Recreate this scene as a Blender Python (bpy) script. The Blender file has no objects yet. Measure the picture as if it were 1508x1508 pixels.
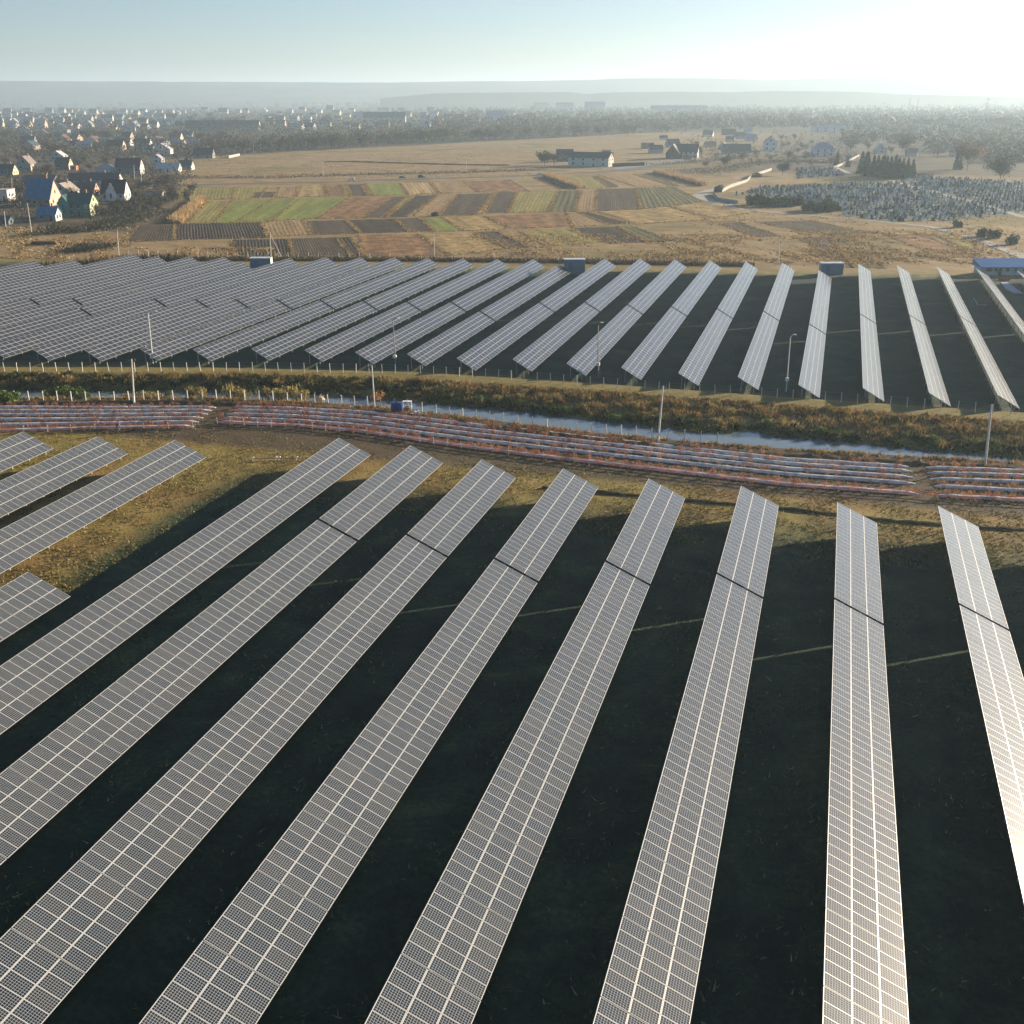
import bpy, bmesh, math, random
import numpy as np
from mathutils import Vector, Matrix
random.seed(7); rng = np.random.default_rng(11)
S = bpy.context.scene
C = S.collection
PI = math.pi
R = math.radians

# ------------------------------------------------------------------ camera
CAMH = 46.46; PITCH = R(20.936); ROLL = R(-0.147); PSI = R(16.1645); F = 1604.8
right0 = Vector((math.cos(PSI), math.sin(PSI), 0))
fwd = Vector((-math.sin(PSI)*math.cos(PITCH), math.cos(PSI)*math.cos(PITCH), -math.sin(PITCH)))
up0 = right0.cross(fwd)
cr, sr = math.cos(ROLL), math.sin(ROLL)
rimg = cr*right0 + sr*up0
uimg = cr*up0 - sr*right0
CAMP = Vector((0, 0, CAMH))
camd = bpy.data.cameras.new('camera'); cam = bpy.data.objects.new('camera', camd); C.objects.link(cam)
m = Matrix.Identity(4)
for i in range(3):
    m[i][0] = rimg[i]; m[i][1] = uimg[i]; m[i][2] = -fwd[i]; m[i][3] = CAMP[i]
cam.matrix_world = m
camd.sensor_width = 36; camd.lens = F/1508*36; camd.clip_end = 40000; camd.clip_start = .5
S.camera = cam

FARZ = -0.45
def G(px, py, z=FARZ):
    """a spot on the ground, read off the photograph, as a place in the world"""
    d = rimg*(px-754) - uimg*(py-754) + fwd*F
    t = (z-CAMH)/d.z
    return CAMP + d*t
def W2P(p):
    q = Vector(p)-CAMP
    w = q.dot(fwd)
    return 754+F*q.dot(rimg)/w, 754-F*q.dot(uimg)/w, w

# ------------------------------------------------------------------ materials
MATS = {}
def mat(name, c1, c2=None, scale=1.0, rough=.85, metal=0., bump=0., bscale=None, objrand=0., spec=.3, detail=4., c3=None, alpha_attr=None):
    if name in MATS: return MATS[name]
    mt = bpy.data.materials.new(name); mt.use_nodes = True
    nt = mt.node_tree; N = nt.nodes; L = nt.links
    b = N['Principled BSDF']
    b.inputs['Roughness'].default_value = rough; b.inputs['Metallic'].default_value = metal
    b.inputs['Specular IOR Level'].default_value = spec
    geo = N.new('ShaderNodeNewGeometry')
    col = None
    if c2 is not None:
        n = N.new('ShaderNodeTexNoise'); n.inputs['Scale'].default_value = scale; n.inputs['Detail'].default_value = detail
        L.new(geo.outputs['Position'], n.inputs['Vector'])
        r = N.new('ShaderNodeValToRGB'); r.color_ramp.elements[0].position = .36; r.color_ramp.elements[1].position = .66
        r.color_ramp.elements[0].color = (*c1, 1); r.color_ramp.elements[1].color = (*c2, 1)
        if c3 is not None:
            e = r.color_ramp.elements.new(.52); e.color = (*c3, 1)
        L.new(n.outputs['Fac'], r.inputs['Fac']); col = r.outputs['Color']
    else:
        rgb = N.new('ShaderNodeRGB'); rgb.outputs[0].default_value = (*c1, 1); col = rgb.outputs[0]
    if objrand:
        oi = N.new('ShaderNodeObjectInfo'); mr = N.new('ShaderNodeMapRange')
        mr.inputs['To Min'].default_value = 1-objrand; mr.inputs['To Max'].default_value = 1+objrand
        L.new(oi.outputs['Random'], mr.inputs['Value'])
        hs = N.new('ShaderNodeHueSaturation'); L.new(mr.outputs['Result'], hs.inputs['Value']); L.new(col, hs.inputs['Color'])
        ml = N.new('ShaderNodeMapRange'); ml.inputs['To Min'].default_value = .5-.03*objrand; ml.inputs['To Max'].default_value = .5+.03*objrand
        L.new(oi.outputs['Random'], ml.inputs['Value']); L.new(ml.outputs['Result'], hs.inputs['Hue'])
        col = hs.outputs['Color']
    L.new(col, b.inputs['Base Color'])
    if bump:
        n2 = N.new('ShaderNodeTexNoise'); n2.inputs['Scale'].default_value = bscale or scale*4; n2.inputs['Detail'].default_value = 5
        L.new(geo.outputs['Position'], n2.inputs['Vector'])
        bp = N.new('ShaderNodeBump'); bp.inputs['Strength'].default_value = 1; bp.inputs['Distance'].default_value = bump
        L.new(n2.outputs['Fac'], bp.inputs['Height']); L.new(bp.outputs['Normal'], b.inputs['Normal'])
    MATS[name] = mt
    return mt

def leafmat(name, c1, c2, scale=.6, objrand=.25, rough=.8, trans=.25):
    if name in MATS: return MATS[name]
    mt = mat(name, c1, c2, scale=scale, rough=rough, objrand=objrand, spec=.15)
    nt = mt.node_tree; N = nt.nodes; L = nt.links
    b = N['Principled BSDF']; out = N['Material Output']
    src = b.inputs['Base Color'].links[0].from_socket
    at = N.new('ShaderNodeAttribute'); at.attribute_name = 'rnd'
    mr = N.new('ShaderNodeMapRange'); mr.inputs['To Min'].default_value = .6; mr.inputs['To Max'].default_value = 1.4
    L.new(at.outputs['Fac'], mr.inputs['Value'])
    hs = N.new('ShaderNodeHueSaturation'); L.new(src, hs.inputs['Color']); L.new(mr.outputs['Result'], hs.inputs['Value'])
    L.new(hs.outputs['Color'], b.inputs['Base Color'])
    if trans:
        tr = N.new('ShaderNodeBsdfTranslucent'); L.new(hs.outputs['Color'], tr.inputs['Color'])
        mx = N.new('ShaderNodeMixShader'); mx.inputs[0].default_value = trans
        L.new(b.outputs[0], mx.inputs[1]); L.new(tr.outputs[0], mx.inputs[2]); L.new(mx.outputs[0], out.inputs['Surface'])
    return mt

# ------------------------------------------------------------------ mesh helpers
class MB:
    def __init__(s): s.v = []; s.f = []; s.m = []; s.uv = []; s.r = []
    def poly(s, pts, mi=0, uv=None, r=0.):
        k = len(s.v); s.v.extend([tuple(p) for p in pts]); s.f.append(tuple(range(k, k+len(pts)))); s.m.append(mi)
        s.uv.extend(uv if uv else [(0, 0)]*len(pts)); s.r.append(r)
    def box(s, c, d, rz=0, mi=0, mtx=None, taper=1., bottom=True):
        hx, hy, hz = d[0]/2, d[1]/2, d[2]/2
        P = []
        for z in (-1, 1):
            t = taper if z > 0 else 1
            for x, y in ((-1, -1), (1, -1), (1, 1), (-1, 1)):
                q = Vector((x*hx*t, y*hy*t, z*hz))
                if rz: q = Matrix.Rotation(rz, 3, 'Z') @ q
                q = q+Vector(c)
                if mtx: q = mtx @ q
                P.append(q)
        fs = [(4, 5, 6, 7), (0, 1, 5, 4), (1, 2, 6, 5), (2, 3, 7, 6), (3, 0, 4, 7)]
        if bottom: fs.append((3, 2, 1, 0))
        for f in fs: s.poly([P[i] for i in f], mi)
    def tube(s, p0, p1, r0, r1=None, n=6, mi=0, cap=True):
        r1 = r0 if r1 is None else r1
        p0 = Vector(p0); p1 = Vector(p1); d = (p1-p0)
        if d.length < 1e-6: return
        d.normalize(); a = d.orthogonal().normalized(); b = d.cross(a)
        A = [p0+(a*math.cos(2*PI*i/n)+b*math.sin(2*PI*i/n))*r0 for i in range(n)]
        B = [p1+(a*math.cos(2*PI*i/n)+b*math.sin(2*PI*i/n))*r1 for i in range(n)]
        for i in range(n):
            j = (i+1) % n; s.poly([A[i], A[j], B[j], B[i]], mi)
        if cap: s.poly(B, mi); s.poly(A[::-1], mi)
    def blob(s, c, rx, ry, rz, n=8, k=5, jit=.12, mi=0, zmin=-1.):
        rows = []
        for i in range(k+1):
            t = zmin+(1-zmin)*i/k; rr = math.sqrt(max(0, 1-t*t))
            rows.append([Vector((c[0]+rx*rr*math.cos(2*PI*j/n)*(1+random.uniform(-jit, jit)), c[1]+ry*rr*math.sin(2*PI*j/n)*(1+random.uniform(-jit, jit)), c[2]+rz*t*(1+random.uniform(-jit, jit)*.5))) for j in range(n)])
        for i in range(k):
            for j in range(n):
                s.poly([rows[i][j], rows[i][(j+1) % n], rows[i+1][(j+1) % n], rows[i+1][j]], mi)
    def mesh(s, name, mats, smooth=False):
        me = bpy.data.meshes.new(name)
        me.from_pydata(s.v, [], s.f)
        for mt in (mats if isinstance(mats, (list, tuple)) else [mats]): me.materials.append(mt)
        me.polygons.foreach_set('material_index', s.m)
        ul = me.uv_layers.new(name='UVMap'); ul.data.foreach_set('uv', np.array(s.uv, dtype=np.float32).ravel())
        if any(s.r):
            a = me.attributes.new('rnd', 'FLOAT', 'FACE'); a.data.foreach_set('value', np.array(s.r, dtype=np.float32))
        if smooth: me.polygons.foreach_set('use_smooth', [True]*len(me.polygons))
        me.update()
        return me
    def build(s, name, mats, parent=None, loc=None, smooth=False):
        return link(name, s.mesh(name, mats, smooth), parent, loc)

def npmesh(name, V, nper, mats, rnd=None, mi=None):
    """V: (n*nper,3) loose polygons of nper corners"""
    V = np.asarray(V, dtype=np.float32); n = len(V)//nper
    me = bpy.data.meshes.new(name)
    me.vertices.add(len(V)); me.vertices.foreach_set('co', V.ravel())
    me.loops.add(len(V)); me.loops.foreach_set('vertex_index', np.arange(len(V), dtype=np.int32))
    me.polygons.add(n); me.polygons.foreach_set('loop_start', np.arange(0, len(V), nper, dtype=np.int32))
    for mt in (mats if isinstance(mats, (list, tuple)) else [mats]): me.materials.append(mt)
    if mi is not None: me.polygons.foreach_set('material_index', np.asarray(mi, dtype=np.int32))
    if rnd is not None:
        a = me.attributes.new('rnd', 'FLOAT', 'FACE'); a.data.foreach_set('value', np.asarray(rnd, dtype=np.float32))
    me.update(calc_edges=True)
    return me

def link(name, data, parent=None, loc=None, rot=None, scale=None):
    o = bpy.data.objects.new(name, data); C.objects.link(o)
    if parent: o.parent = parent
    if loc is not None: o.location = loc
    if rot is not None: o.rotation_euler = rot
    if scale is not None: o.scale = scale
    return o
def tag(o, label=None, cat=None, group=None, kind=None):
    if label: o['label'] = label
    if cat: o['category'] = cat
    if group: o['group'] = group
    if kind: o['kind'] = kind
    return o
def empty(name, loc, rz=0, label=None, cat=None, group=None):
    o = bpy.data.objects.new(name, None); C.objects.link(o); o.location = loc; o.rotation_euler = (0, 0, rz)
    o.empty_display_size = .5
    return tag(o, label, cat, group)

def leaf_quads(P, size, rnd_aspect=.5, flat=0., up=None):
    """random small quads at points P (n,3); size scalar or (n,)"""
    n = len(P)
    a = rng.normal(size=(n, 3)); a /= np.linalg.norm(a, axis=1)[:, None]
    b = rng.normal(size=(n, 3)); b -= (a*b).sum(1)[:, None]*a; b /= np.linalg.norm(b, axis=1)[:, None]
    s = (np.ones(n)*size*rng.uniform(.6, 1.4, n))[:, None]
    a *= s; b *= s*rnd_aspect
    V = np.stack([P-a, P-b, P+a, P+b], axis=1)
    return V.reshape(-1, 3)
def blades(P, h, w, lean=.35):
    """upright pointed blades (triangles)"""
    n = len(P)
    ang = rng.uniform(0, 2*PI, n); ww = w*rng.uniform(.6, 1.4, n)
    d = np.stack([np.cos(ang)*ww, np.sin(ang)*ww, np.zeros(n)], 1)
    hh = (np.ones(n)*h*rng.uniform(.5, 1.3, n))
    l = rng.normal(size=(n, 2))*lean*hh[:, None]
    t = P+np.concatenate([l, hh[:, None]], 1)
    return np.stack([P-d, P+d, t], 1).reshape(-1, 3)

# ------------------------------------------------------------------ sky, sun, haze, colour
SUN_AZ = R(39.64); SUN_EL = R(12.85)
w = bpy.data.worlds.new('World'); S.world = w; w.use_nodes = True
wn = w.node_tree.nodes; wl = w.node_tree.links
sky = wn.new('ShaderNodeTexSky'); sky.sky_type = 'NISHITA'; sky.sun_disc = False
sky.sun_elevation = SUN_EL; sky.sun_rotation = SUN_AZ
sky.air_density = .8; sky.dust_density = .6; sky.ozone_density = 3.3
tint = wn.new('ShaderNodeMix'); tint.data_type = 'RGBA'; tint.blend_type = 'MULTIPLY'; tint.inputs[0].default_value = 1
wl.new(sky.outputs[0], tint.inputs[6]); tint.inputs[7].default_value = (1.05, .985, .955, 1)
wl.new(tint.outputs[2], wn['Background'].inputs['Color'])
wn['Background'].inputs['Strength'].default_value = .05
sd = bpy.data.lights.new('sun', 'SUN'); so = bpy.data.objects.new('sun', sd); C.objects.link(so)
sd.energy = 5.0; sd.angle = R(.5); sd.color = (1, .83, .61)
sv = Vector((math.sin(SUN_AZ)*math.cos(SUN_EL), math.cos(SUN_AZ)*math.cos(SUN_EL), math.sin(SUN_EL)))
so.rotation_euler = sv.to_track_quat('Z', 'Y').to_euler()
S.view_settings.view_transform = 'Standard'; S.view_settings.look = 'None'; S.view_settings.exposure = 1.54
S.view_settings.gamma = 1
S.cycles.max_bounces = 6; S.cycles.volume_bounces = 1; S.cycles.transparent_max_bounces = 8

HAZE_DENS = 0.00017
def build_haze():
    b = MB(); b.box((0, 5600, 94.0), (30000, 12600, 196))
    mt = bpy.data.materials.new('haze_air'); mt.use_nodes = True
    nt = mt.node_tree; nt.nodes.remove(nt.nodes['Principled BSDF'])
    pv = nt.nodes.new('ShaderNodeVolumePrincipled')
    pv.inputs['Color'].default_value = (.56, .73, .88, 1); pv.inputs['Density'].default_value = HAZE_DENS
    pv.inputs['Anisotropy'].default_value = .35
    nt.links.new(pv.outputs[0], nt.nodes['Material Output'].inputs['Volume'])
    o = b.build('haze', mt); o['kind'] = 'stuff'
build_haze()
#PARTS
# ------------------------------------------------------------------ the ground with its canal
def cur(pts):
    xs = [p[0] for p in pts]; ys = [p[1] for p in pts]
    def f(X):
        if X < xs[0]: return ys[0]+(X-xs[0])*.16
        if X > xs[-1]: return ys[-1]+(X-xs[-1])*.05
        return float(np.interp(X, xs, ys))
    return f
waterN = cur([(-131, 145.4), (-116.7, 149.4), (-104.8, 153.6), (-90, 156.2), (-77.2, 157.4), (-64.4, 157.6), (-51, 155.6), (-33.1, 153.1), (-22.8, 152.5), (-9.1, 152.3), (4.9, 153.2), (14, 153.8), (28, 155.2)])
waterF = cur([(-136, 151.6), (-107.6, 159.5), (-90.6, 163.6), (-78.2, 164.9), (-67, 164.4), (-46.7, 163.6), (-30.6, 161.2), (-17, 159.6), (-13.0, 159.9), (-10.5, 162.9), (-8.6, 162.7), (-5.7, 160.2), (3, 160.6), (7, 160.0), (12.4, 159.5), (28.3, 158.6)])
LEVEE = FARZ+.8      # the far bank carries a low levee
bankF = cur([(p.x, p.y) for p in (G(x, y, LEVEE) for x, y in ((-40, 548), (0, 548.3), (150, 548.5), (300, 549.5), (600, 556), (900, 576), (1200, 598), (1508, 618.5)))])
def nbank(X): return waterN(X)-1.6
def gz(x, y):
    """ground height"""
    if y < nbank(x): return 0.
    if y > bankF(x)+7.5: return FARZ
    if y > bankF(x)+4.5: return LEVEE+(FARZ-LEVEE)*(y-bankF(x)-4.5)/3
    if y > bankF(x): return LEVEE
    if y < waterN(x): return -1.2*(y-nbank(x))/1.6
    if y < waterF(x): return -1.2
    return -1.2+(LEVEE+1.2)*min(1, (y-waterF(x))/max(.5, bankF(x)-waterF(x)))

def ground_material():
    mt = bpy.data.materials.new('grassland'); mt.use_nodes = True
    nt = mt.node_tree; N = nt.nodes; L = nt.links; b = N['Principled BSDF']
    b.inputs['Roughness'].default_value = .9; b.inputs['Specular IOR Level'].default_value = .15
    geo = N.new('ShaderNodeNewGeometry'); pos = geo.outputs['Position']
    def noise(sc, det=5, rough=.55, vec=None, dist=0):
        n = N.new('ShaderNodeTexNoise'); n.inputs['Scale'].default_value = sc; n.inputs['Detail'].default_value = det
        n.inputs['Roughness'].default_value = rough; n.inputs['Distortion'].default_value = dist
        L.new(vec or pos, n.inputs['Vector']); return n.outputs['Fac']
    def ramp(fac, stops):
        r = N.new('ShaderNodeValToRGB'); e = r.color_ramp.elements
        e[0].position = stops[0][0]; e[0].color = (*stops[0][1], 1); e[1].position = stops[-1][0]; e[1].color = (*stops[-1][1], 1)
        for p, c in stops[1:-1]:
            k = e.new(p); k.color = (*c, 1)
        L.new(fac, r.inputs['Fac']); return r.outputs['Color']
    def mix(f, a, c):
        mx = N.new('ShaderNodeMix'); mx.data_type = 'RGBA'
        L.new(f, mx.inputs[0]); L.new(a, mx.inputs[6]); L.new(c, mx.inputs[7]); return mx.outputs[2]
    def mth(op, a, c=None, d=None):
        k = N.new('ShaderNodeMath'); k.operation = op
        for i, q in enumerate((a, c, d)):
            if q is None: continue
            if isinstance(q, (int, float)): k.inputs[i].default_value = q
            else: L.new(q, k.inputs[i])
        return k.outputs[0]
    def sm(x, lo, hi):
        k = N.new('ShaderNodeMapRange'); k.interpolation_type = 'SMOOTHSTEP'
        k.inputs['From Min'].default_value = lo; k.inputs['From Max'].default_value = hi
        L.new(x, k.inputs['Value']); return k.outputs['Result']
    sep = N.new('ShaderNodeSeparateXYZ'); L.new(pos, sep.inputs[0]); X, Y = sep.outputs[0], sep.outputs[1]
    fine = noise(2.2, 8, .78); mid = noise(.22, 6, .62, dist=.4); big = noise(.035, 5, .6)
    mxf = mth('ADD', mth('MULTIPLY', fine, .55), mth('MULTIPLY', mid, .45))
    # near field: mown olive and straw grass
    near = ramp(mxf, [(.30, (.070, .075, .016)), (.43, (.165, .145, .032)), (.52, (.25, .20, .052)), (.62, (.33, .25, .078)), (.74, (.44, .34, .13))])
    brown = ramp(mxf, [(.30, (.085, .055, .016)), (.48, (.22, .14, .045)), (.60, (.32, .21, .075)), (.74, (.42, .29, .12))])
    near = mix(sm(big, .38, .56), near, brown)
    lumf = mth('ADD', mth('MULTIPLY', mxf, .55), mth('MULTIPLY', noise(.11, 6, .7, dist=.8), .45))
    shade_grass = ramp(lumf, [(.36, (.004, .015, .010)), (.46, (.011, .031, .018)), (.53, (.024, .054, .028)), (.63, (.085, .12, .042))])
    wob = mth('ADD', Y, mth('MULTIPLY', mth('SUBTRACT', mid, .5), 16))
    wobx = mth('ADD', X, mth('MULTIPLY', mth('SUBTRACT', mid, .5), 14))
    # green grass between the rows, the tables' shade put into its colour, straw beyond
    shade_mask = mth('MULTIPLY', sm(wob, 128, 112), sm(mth('ADD', X, mth('MULTIPLY', mth('SUBTRACT', mid, .5), 6)), -75, -70))
    near = mix(shade_mask, near, shade_grass)
    # bed strip: raw brown earth and weeds
    soil = ramp(mxf, [(.3, (.026, .021, .017)), (.5, (.062, .047, .034)), (.68, (.12, .088, .055))])
    ylin = mth('ADD', wob, mth('MULTIPLY', X, -.03))
    bed = mth('MULTIPLY', sm(mth('ADD', Y, mth('MULTIPLY', mth('SUBTRACT', mid, .5), 3)), 129.5, 132.5), sm(Y, 160, 150))
    near = mix(mth('MULTIPLY', bed, .85), near, soil)
    # second array: green darkened to carry the shade of its tables
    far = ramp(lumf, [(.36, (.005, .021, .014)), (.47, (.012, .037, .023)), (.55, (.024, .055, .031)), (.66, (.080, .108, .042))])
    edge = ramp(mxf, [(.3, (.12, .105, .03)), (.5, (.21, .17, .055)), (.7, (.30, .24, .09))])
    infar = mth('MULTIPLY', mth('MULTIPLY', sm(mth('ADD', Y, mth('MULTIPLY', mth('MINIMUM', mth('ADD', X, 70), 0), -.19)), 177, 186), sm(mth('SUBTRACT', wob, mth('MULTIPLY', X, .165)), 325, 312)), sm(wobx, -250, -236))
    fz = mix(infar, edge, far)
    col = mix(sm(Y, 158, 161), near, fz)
    # open country beyond the second array
    big2 = noise(.012, 6, .62, dist=.6); mid2 = noise(.09, 6, .65)
    st = N.new('ShaderNodeMapping'); st.inputs['Scale'].default_value = (.02, .11, 1); st.inputs['Rotation'].default_value = (0, 0, .28); L.new(pos, st.inputs['Vector'])
    streak = noise(1, 6, .65, vec=st.outputs[0])
    mf2 = mth('ADD', mth('ADD', mth('MULTIPLY', fine, .25), mth('MULTIPLY', mid2, .4)), mth('MULTIPLY', streak, .35))
    dry = ramp(mf2, [(.34, (.092, .062, .027)), (.46, (.215, .147, .064)), (.56, (.315, .222, .103)), (.70, (.44, .32, .158))])
    olive = ramp(mf2, [(.34, (.08, .07, .02)), (.5, (.175, .14, .042)), (.68, (.28, .21, .075))])
    dry = mix(sm(big2, .5, .64), dry, olive)
    col = mix(sm(mth('SUBTRACT', wob, mth('MULTIPLY', X, .165)), 322, 331), col, dry)
    # distant plain: patchwork of brown, green and dark
    stp = N.new('ShaderNodeMapping'); stp.inputs['Scale'].default_value = (.0009, .0030, 1); stp.inputs['Rotation'].default_value = (0, 0, .3); L.new(pos, stp.inputs['Vector'])
    vo = N.new('ShaderNodeTexVoronoi'); vo.inputs['Scale'].default_value = 1; L.new(stp.outputs[0], vo.inputs['Vector'])
    vs = N.new('ShaderNodeSeparateColor'); L.new(vo.outputs['Color'], vs.inputs[0])
    plain = ramp(vs.outputs[0], [(.0, (.030, .034, .018)), (.35, (.050, .044, .025)), (.6, (.085, .065, .035)), (.85, (.17, .125, .065)), (1, (.045, .055, .025))])
    plain = mix(mid2, plain, ramp(big2, [(.3, (.024, .024, .015)), (.7, (.070, .055, .032))]))
    garden = ramp(mf2, [(.34, (.030, .024, .015)), (.5, (.080, .060, .034)), (.66, (.17, .12, .058))])
    wv = mth('ADD', mth('ADD', X, mth('MULTIPLY', Y, .644)), mth('MULTIPLY', mth('SUBTRACT', big2, .5), 60))
    col = mix(mth('MULTIPLY', sm(wv, 8, -22), sm(wob, 345, 365)), col, garden)
    wr = mth('ADD', Y, mth('MULTIPLY', mth('SUBTRACT', big2, .5), 160))
    col = mix(mth('MULTIPLY', sm(wr, 690, 780), sm(X, -150, -20)), col, garden)
    xy = mth('ADD', mth('MULTIPLY', X, -.9), Y)
    beltl = mth('SUBTRACT', Y, mth('ADD', mth('MULTIPLY', mth('ADD', X, 500), 2.6), 850))
    pl = mth('MAXIMUM', sm(Y, 1450, 1650), sm(mth('ADD', beltl, mth('MULTIPLY', mth('SUBTRACT', big2, .5), 120)), -10, 30))
    col = mix(mth('MULTIPLY', pl, sm(Y, 760, 860)), col, plain)
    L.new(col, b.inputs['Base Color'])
    bp = N.new('ShaderNodeBump'); bp.inputs['Strength'].default_value = .9; bp.inputs['Distance'].default_value = .42
    bh = mth('ADD', noise(2.6, 6, .7), mth('MULTIPLY', mid, .8))
    L.new(bh, bp.inputs['Height']); L.new(bp.outputs['Normal'], b.inputs['Normal'])
    return mt
GM = ground_material()
def build_ground():
    xs = [-14000, -6000, -2500, -1000, -600, -400, -300]+list(np.arange(-240, 91, 3.))+[120, 180, 300, 600, 1200, 3000, 8000, 14000]
    rows = []
    ys_far = [FARZ]
    for X in xs:
        col = [(X, -300, 0), (X, 0, 0), (X, 60, 0), (X, 110, 0)]
        nb, wn_, wf, bf = nbank(X), waterN(X), waterF(X), bankF(X)
        col += [(X, min(125, nb-8), 0), (X, nb, 0), (X, wn_+.15, -1.3), (X, wn_+1.2, -2.), (X, wf-1.2, -2.), (X, wf-.15, -1.3), (X, wf+.35*(bf-wf), -.45), (X, bf-.3, LEVEE-.05), (X, bf+.4, LEVEE), (X, bf+4.2, LEVEE+.03), (X, bf+7.5, FARZ)]
        for y in (200, 260, 330, 420, 520, 700, 1000, 1600, 3000, 6000, 11800): col.append((X, max(y, bf+9 if y < 6000 else y), FARZ))
        rows.append(col)
    n = len(rows[0]); b = MB()
    V = [p for c in rows for p in c]
    me = bpy.data.meshes.new('ground')
    me.from_pydata(V, [], [(i*n+j, (i+1)*n+j, (i+1)*n+j+1, i*n+j+1) for i in range(len(rows)-1) for j in range(n-1)])
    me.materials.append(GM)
    link('ground', me)['kind'] = 'structure'
    # water
    b = MB()
    P = [(X, waterN(X)-.6, -1.2) for X in xs if -400 <= X <= 300]; Q = [(X, waterF(X)+.6, -1.2) for X in xs if -400 <= X <= 300]
    for i in range(len(P)-1): b.poly([P[i], P[i+1], Q[i+1], Q[i]])
    wm = mat('canal_water', (.13, .165, .185), rough=.05, spec=.5, bump=.012, bscale=1.1)
    b.build('canal_water', wm)['kind'] = 'structure'
build_ground()

# long earth ridges (beside the ditch, behind the beds)
def ridge(name, pts, wd, h, mt, kind='structure'):
    b = MB(); prof = []
    for i in range(len(pts)):
        p = Vector(pts[i]); q = Vector(pts[min(i+1, len(pts)-1)]); o = Vector(pts[max(i-1, 0)])
        d = (q-o).normalized(); nrm = Vector((-d.y, d.x, 0))
        k = random.uniform(.75, 1.2)
        prof.append([p-nrm*wd*.5*k+Vector((0, 0, -.1)), p-nrm*wd*.25*k+Vector((0, 0, h*.8*k)), p+nrm*wd*.05+Vector((0, 0, h*k)), p+nrm*wd*.3*k+Vector((0, 0, h*.7*k)), p+nrm*wd*.5*k+Vector((0, 0, -.1))])
    for i in range(len(prof)-1):
        for j in range(4): b.poly([prof[i][j], prof[i+1][j], prof[i+1][j+1], prof[i][j+1]])
    o = b.build(name, mt, smooth=True); o['kind'] = kind; return o
def densify(pts, step):
    out = []
    for i in range(len(pts)-1):
        a = Vector(pts[i]); c = Vector(pts[i+1]); k = max(1, int((c-a).length/step))
        for j in range(k): out.append(a.lerp(c, j/k))
    out.append(Vector(pts[-1])); return out
def jit(pts, a): return [p+Vector((random.uniform(-a, a), random.uniform(-a, a), 0)) for p in pts]
earth = mat('ditch_earth', (.05, .038, .022), (.13, .095, .045), scale=1.3, bump=.05, rough=.95)
ridge('ditch_bank', jit(densify([G(x, y, 0) for x, y in ((800, 718), (880, 725), (1010, 737.5), (1065, 742), (1145, 749), (1230, 758), (1290, 766), (1380, 773), (1445, 778), (1600, 784))], .8), .12), .75, .28, earth)
ridge('earth_bank', jit(densify([(X, nbank(X)-3.4, 0) for X in np.arange(-145, 45, 4.)], 1.0), .15), 1.3, .42, earth)

# ------------------------------------------------------------------ solar arrays
def glass_material(name, lw, lc, GLASS_R):
    mt = bpy.data.materials.new(name); mt.use_nodes = True
    nt = mt.node_tree; N = nt.nodes; L = nt.links; b = N['Principled BSDF']
    uv = N.new('ShaderNodeUVMap'); uv.uv_map = 'UVMap'
    sp = N.new('ShaderNodeSeparateXYZ'); L.new(uv.outputs[0], sp.inputs[0])
    def line(o, wd):
        f = N.new('ShaderNodeMath'); f.operation = 'FRACT'; L.new(o, f.inputs[0])
        a = N.new('ShaderNodeMath'); a.operation = 'SUBTRACT'; L.new(f.outputs[0], a.inputs[0]); a.inputs[1].default_value = .5
        c = N.new('ShaderNodeMath'); c.operation = 'ABSOLUTE'; L.new(a.outputs[0], c.inputs[0])
        g = N.new('ShaderNodeMath'); g.operation = 'GREATER_THAN'; L.new(c.outputs[0], g.inputs[0]); g.inputs[1].default_value = .5-wd
        return g.outputs[0]
    mx = N.new('ShaderNodeMath'); mx.operation = 'MAXIMUM'
    L.new(line(sp.outputs[0], lw), mx.inputs[0]); L.new(line(sp.outputs[1], lw), mx.inputs[1])
    oi = N.new('ShaderNodeObjectInfo'); at = N.new('ShaderNodeAttribute'); at.attribute_name = 'rnd'
    ad = N.new('ShaderNodeMath'); ad.operation = 'ADD'; L.new(oi.outputs['Random'], ad.inputs[0]); L.new(at.outputs['Fac'], ad.inputs[1])
    fr = N.new('ShaderNodeMath'); fr.operation = 'FRACT'; L.new(ad.outputs[0], fr.inputs[0])
    rp = N.new('ShaderNodeValToRGB'); e = rp.color_ramp.elements
    e[0].color = (.008, .013, .021, 1); e[1].color = (.026, .026, .026, 1); k = e.new(.5); k.color = (.013, .016, .022, 1)
    L.new(fr.outputs[0], rp.inputs['Fac'])
    m2 = N.new('ShaderNodeMix'); m2.data_type = 'RGBA'; L.new(mx.outputs[0], m2.inputs[0]); L.new(rp.outputs[0], m2.inputs[6]); m2.inputs[7].default_value = (*lc, 1)
    L.new(m2.outputs[2], b.inputs['Base Color'])
    geo = N.new('ShaderNodeNewGeometry')
    dn = N.new('ShaderNodeTexNoise'); dn.inputs['Scale'].default_value = .35; dn.inputs['Detail'].default_value = 4; L.new(geo.outputs['Position'], dn.inputs['Vector'])
    mr = N.new('ShaderNodeMapRange'); mr.inputs['To Min'].default_value = GLASS_R-.015; mr.inputs['To Max'].default_value = GLASS_R+.02; L.new(dn.outputs['Fac'], mr.inputs['Value'])
    L.new(mr.outputs[0], b.inputs['Roughness'])
    b.inputs['IOR'].default_value = 1.5
    b.inputs['Coat Weight'].default_value = .10; b.inputs['Coat Roughness'].default_value = .43; b.inputs['Coat IOR'].default_value = 1.45   # film of dust
    return mt
GLASS_R = .105
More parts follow.
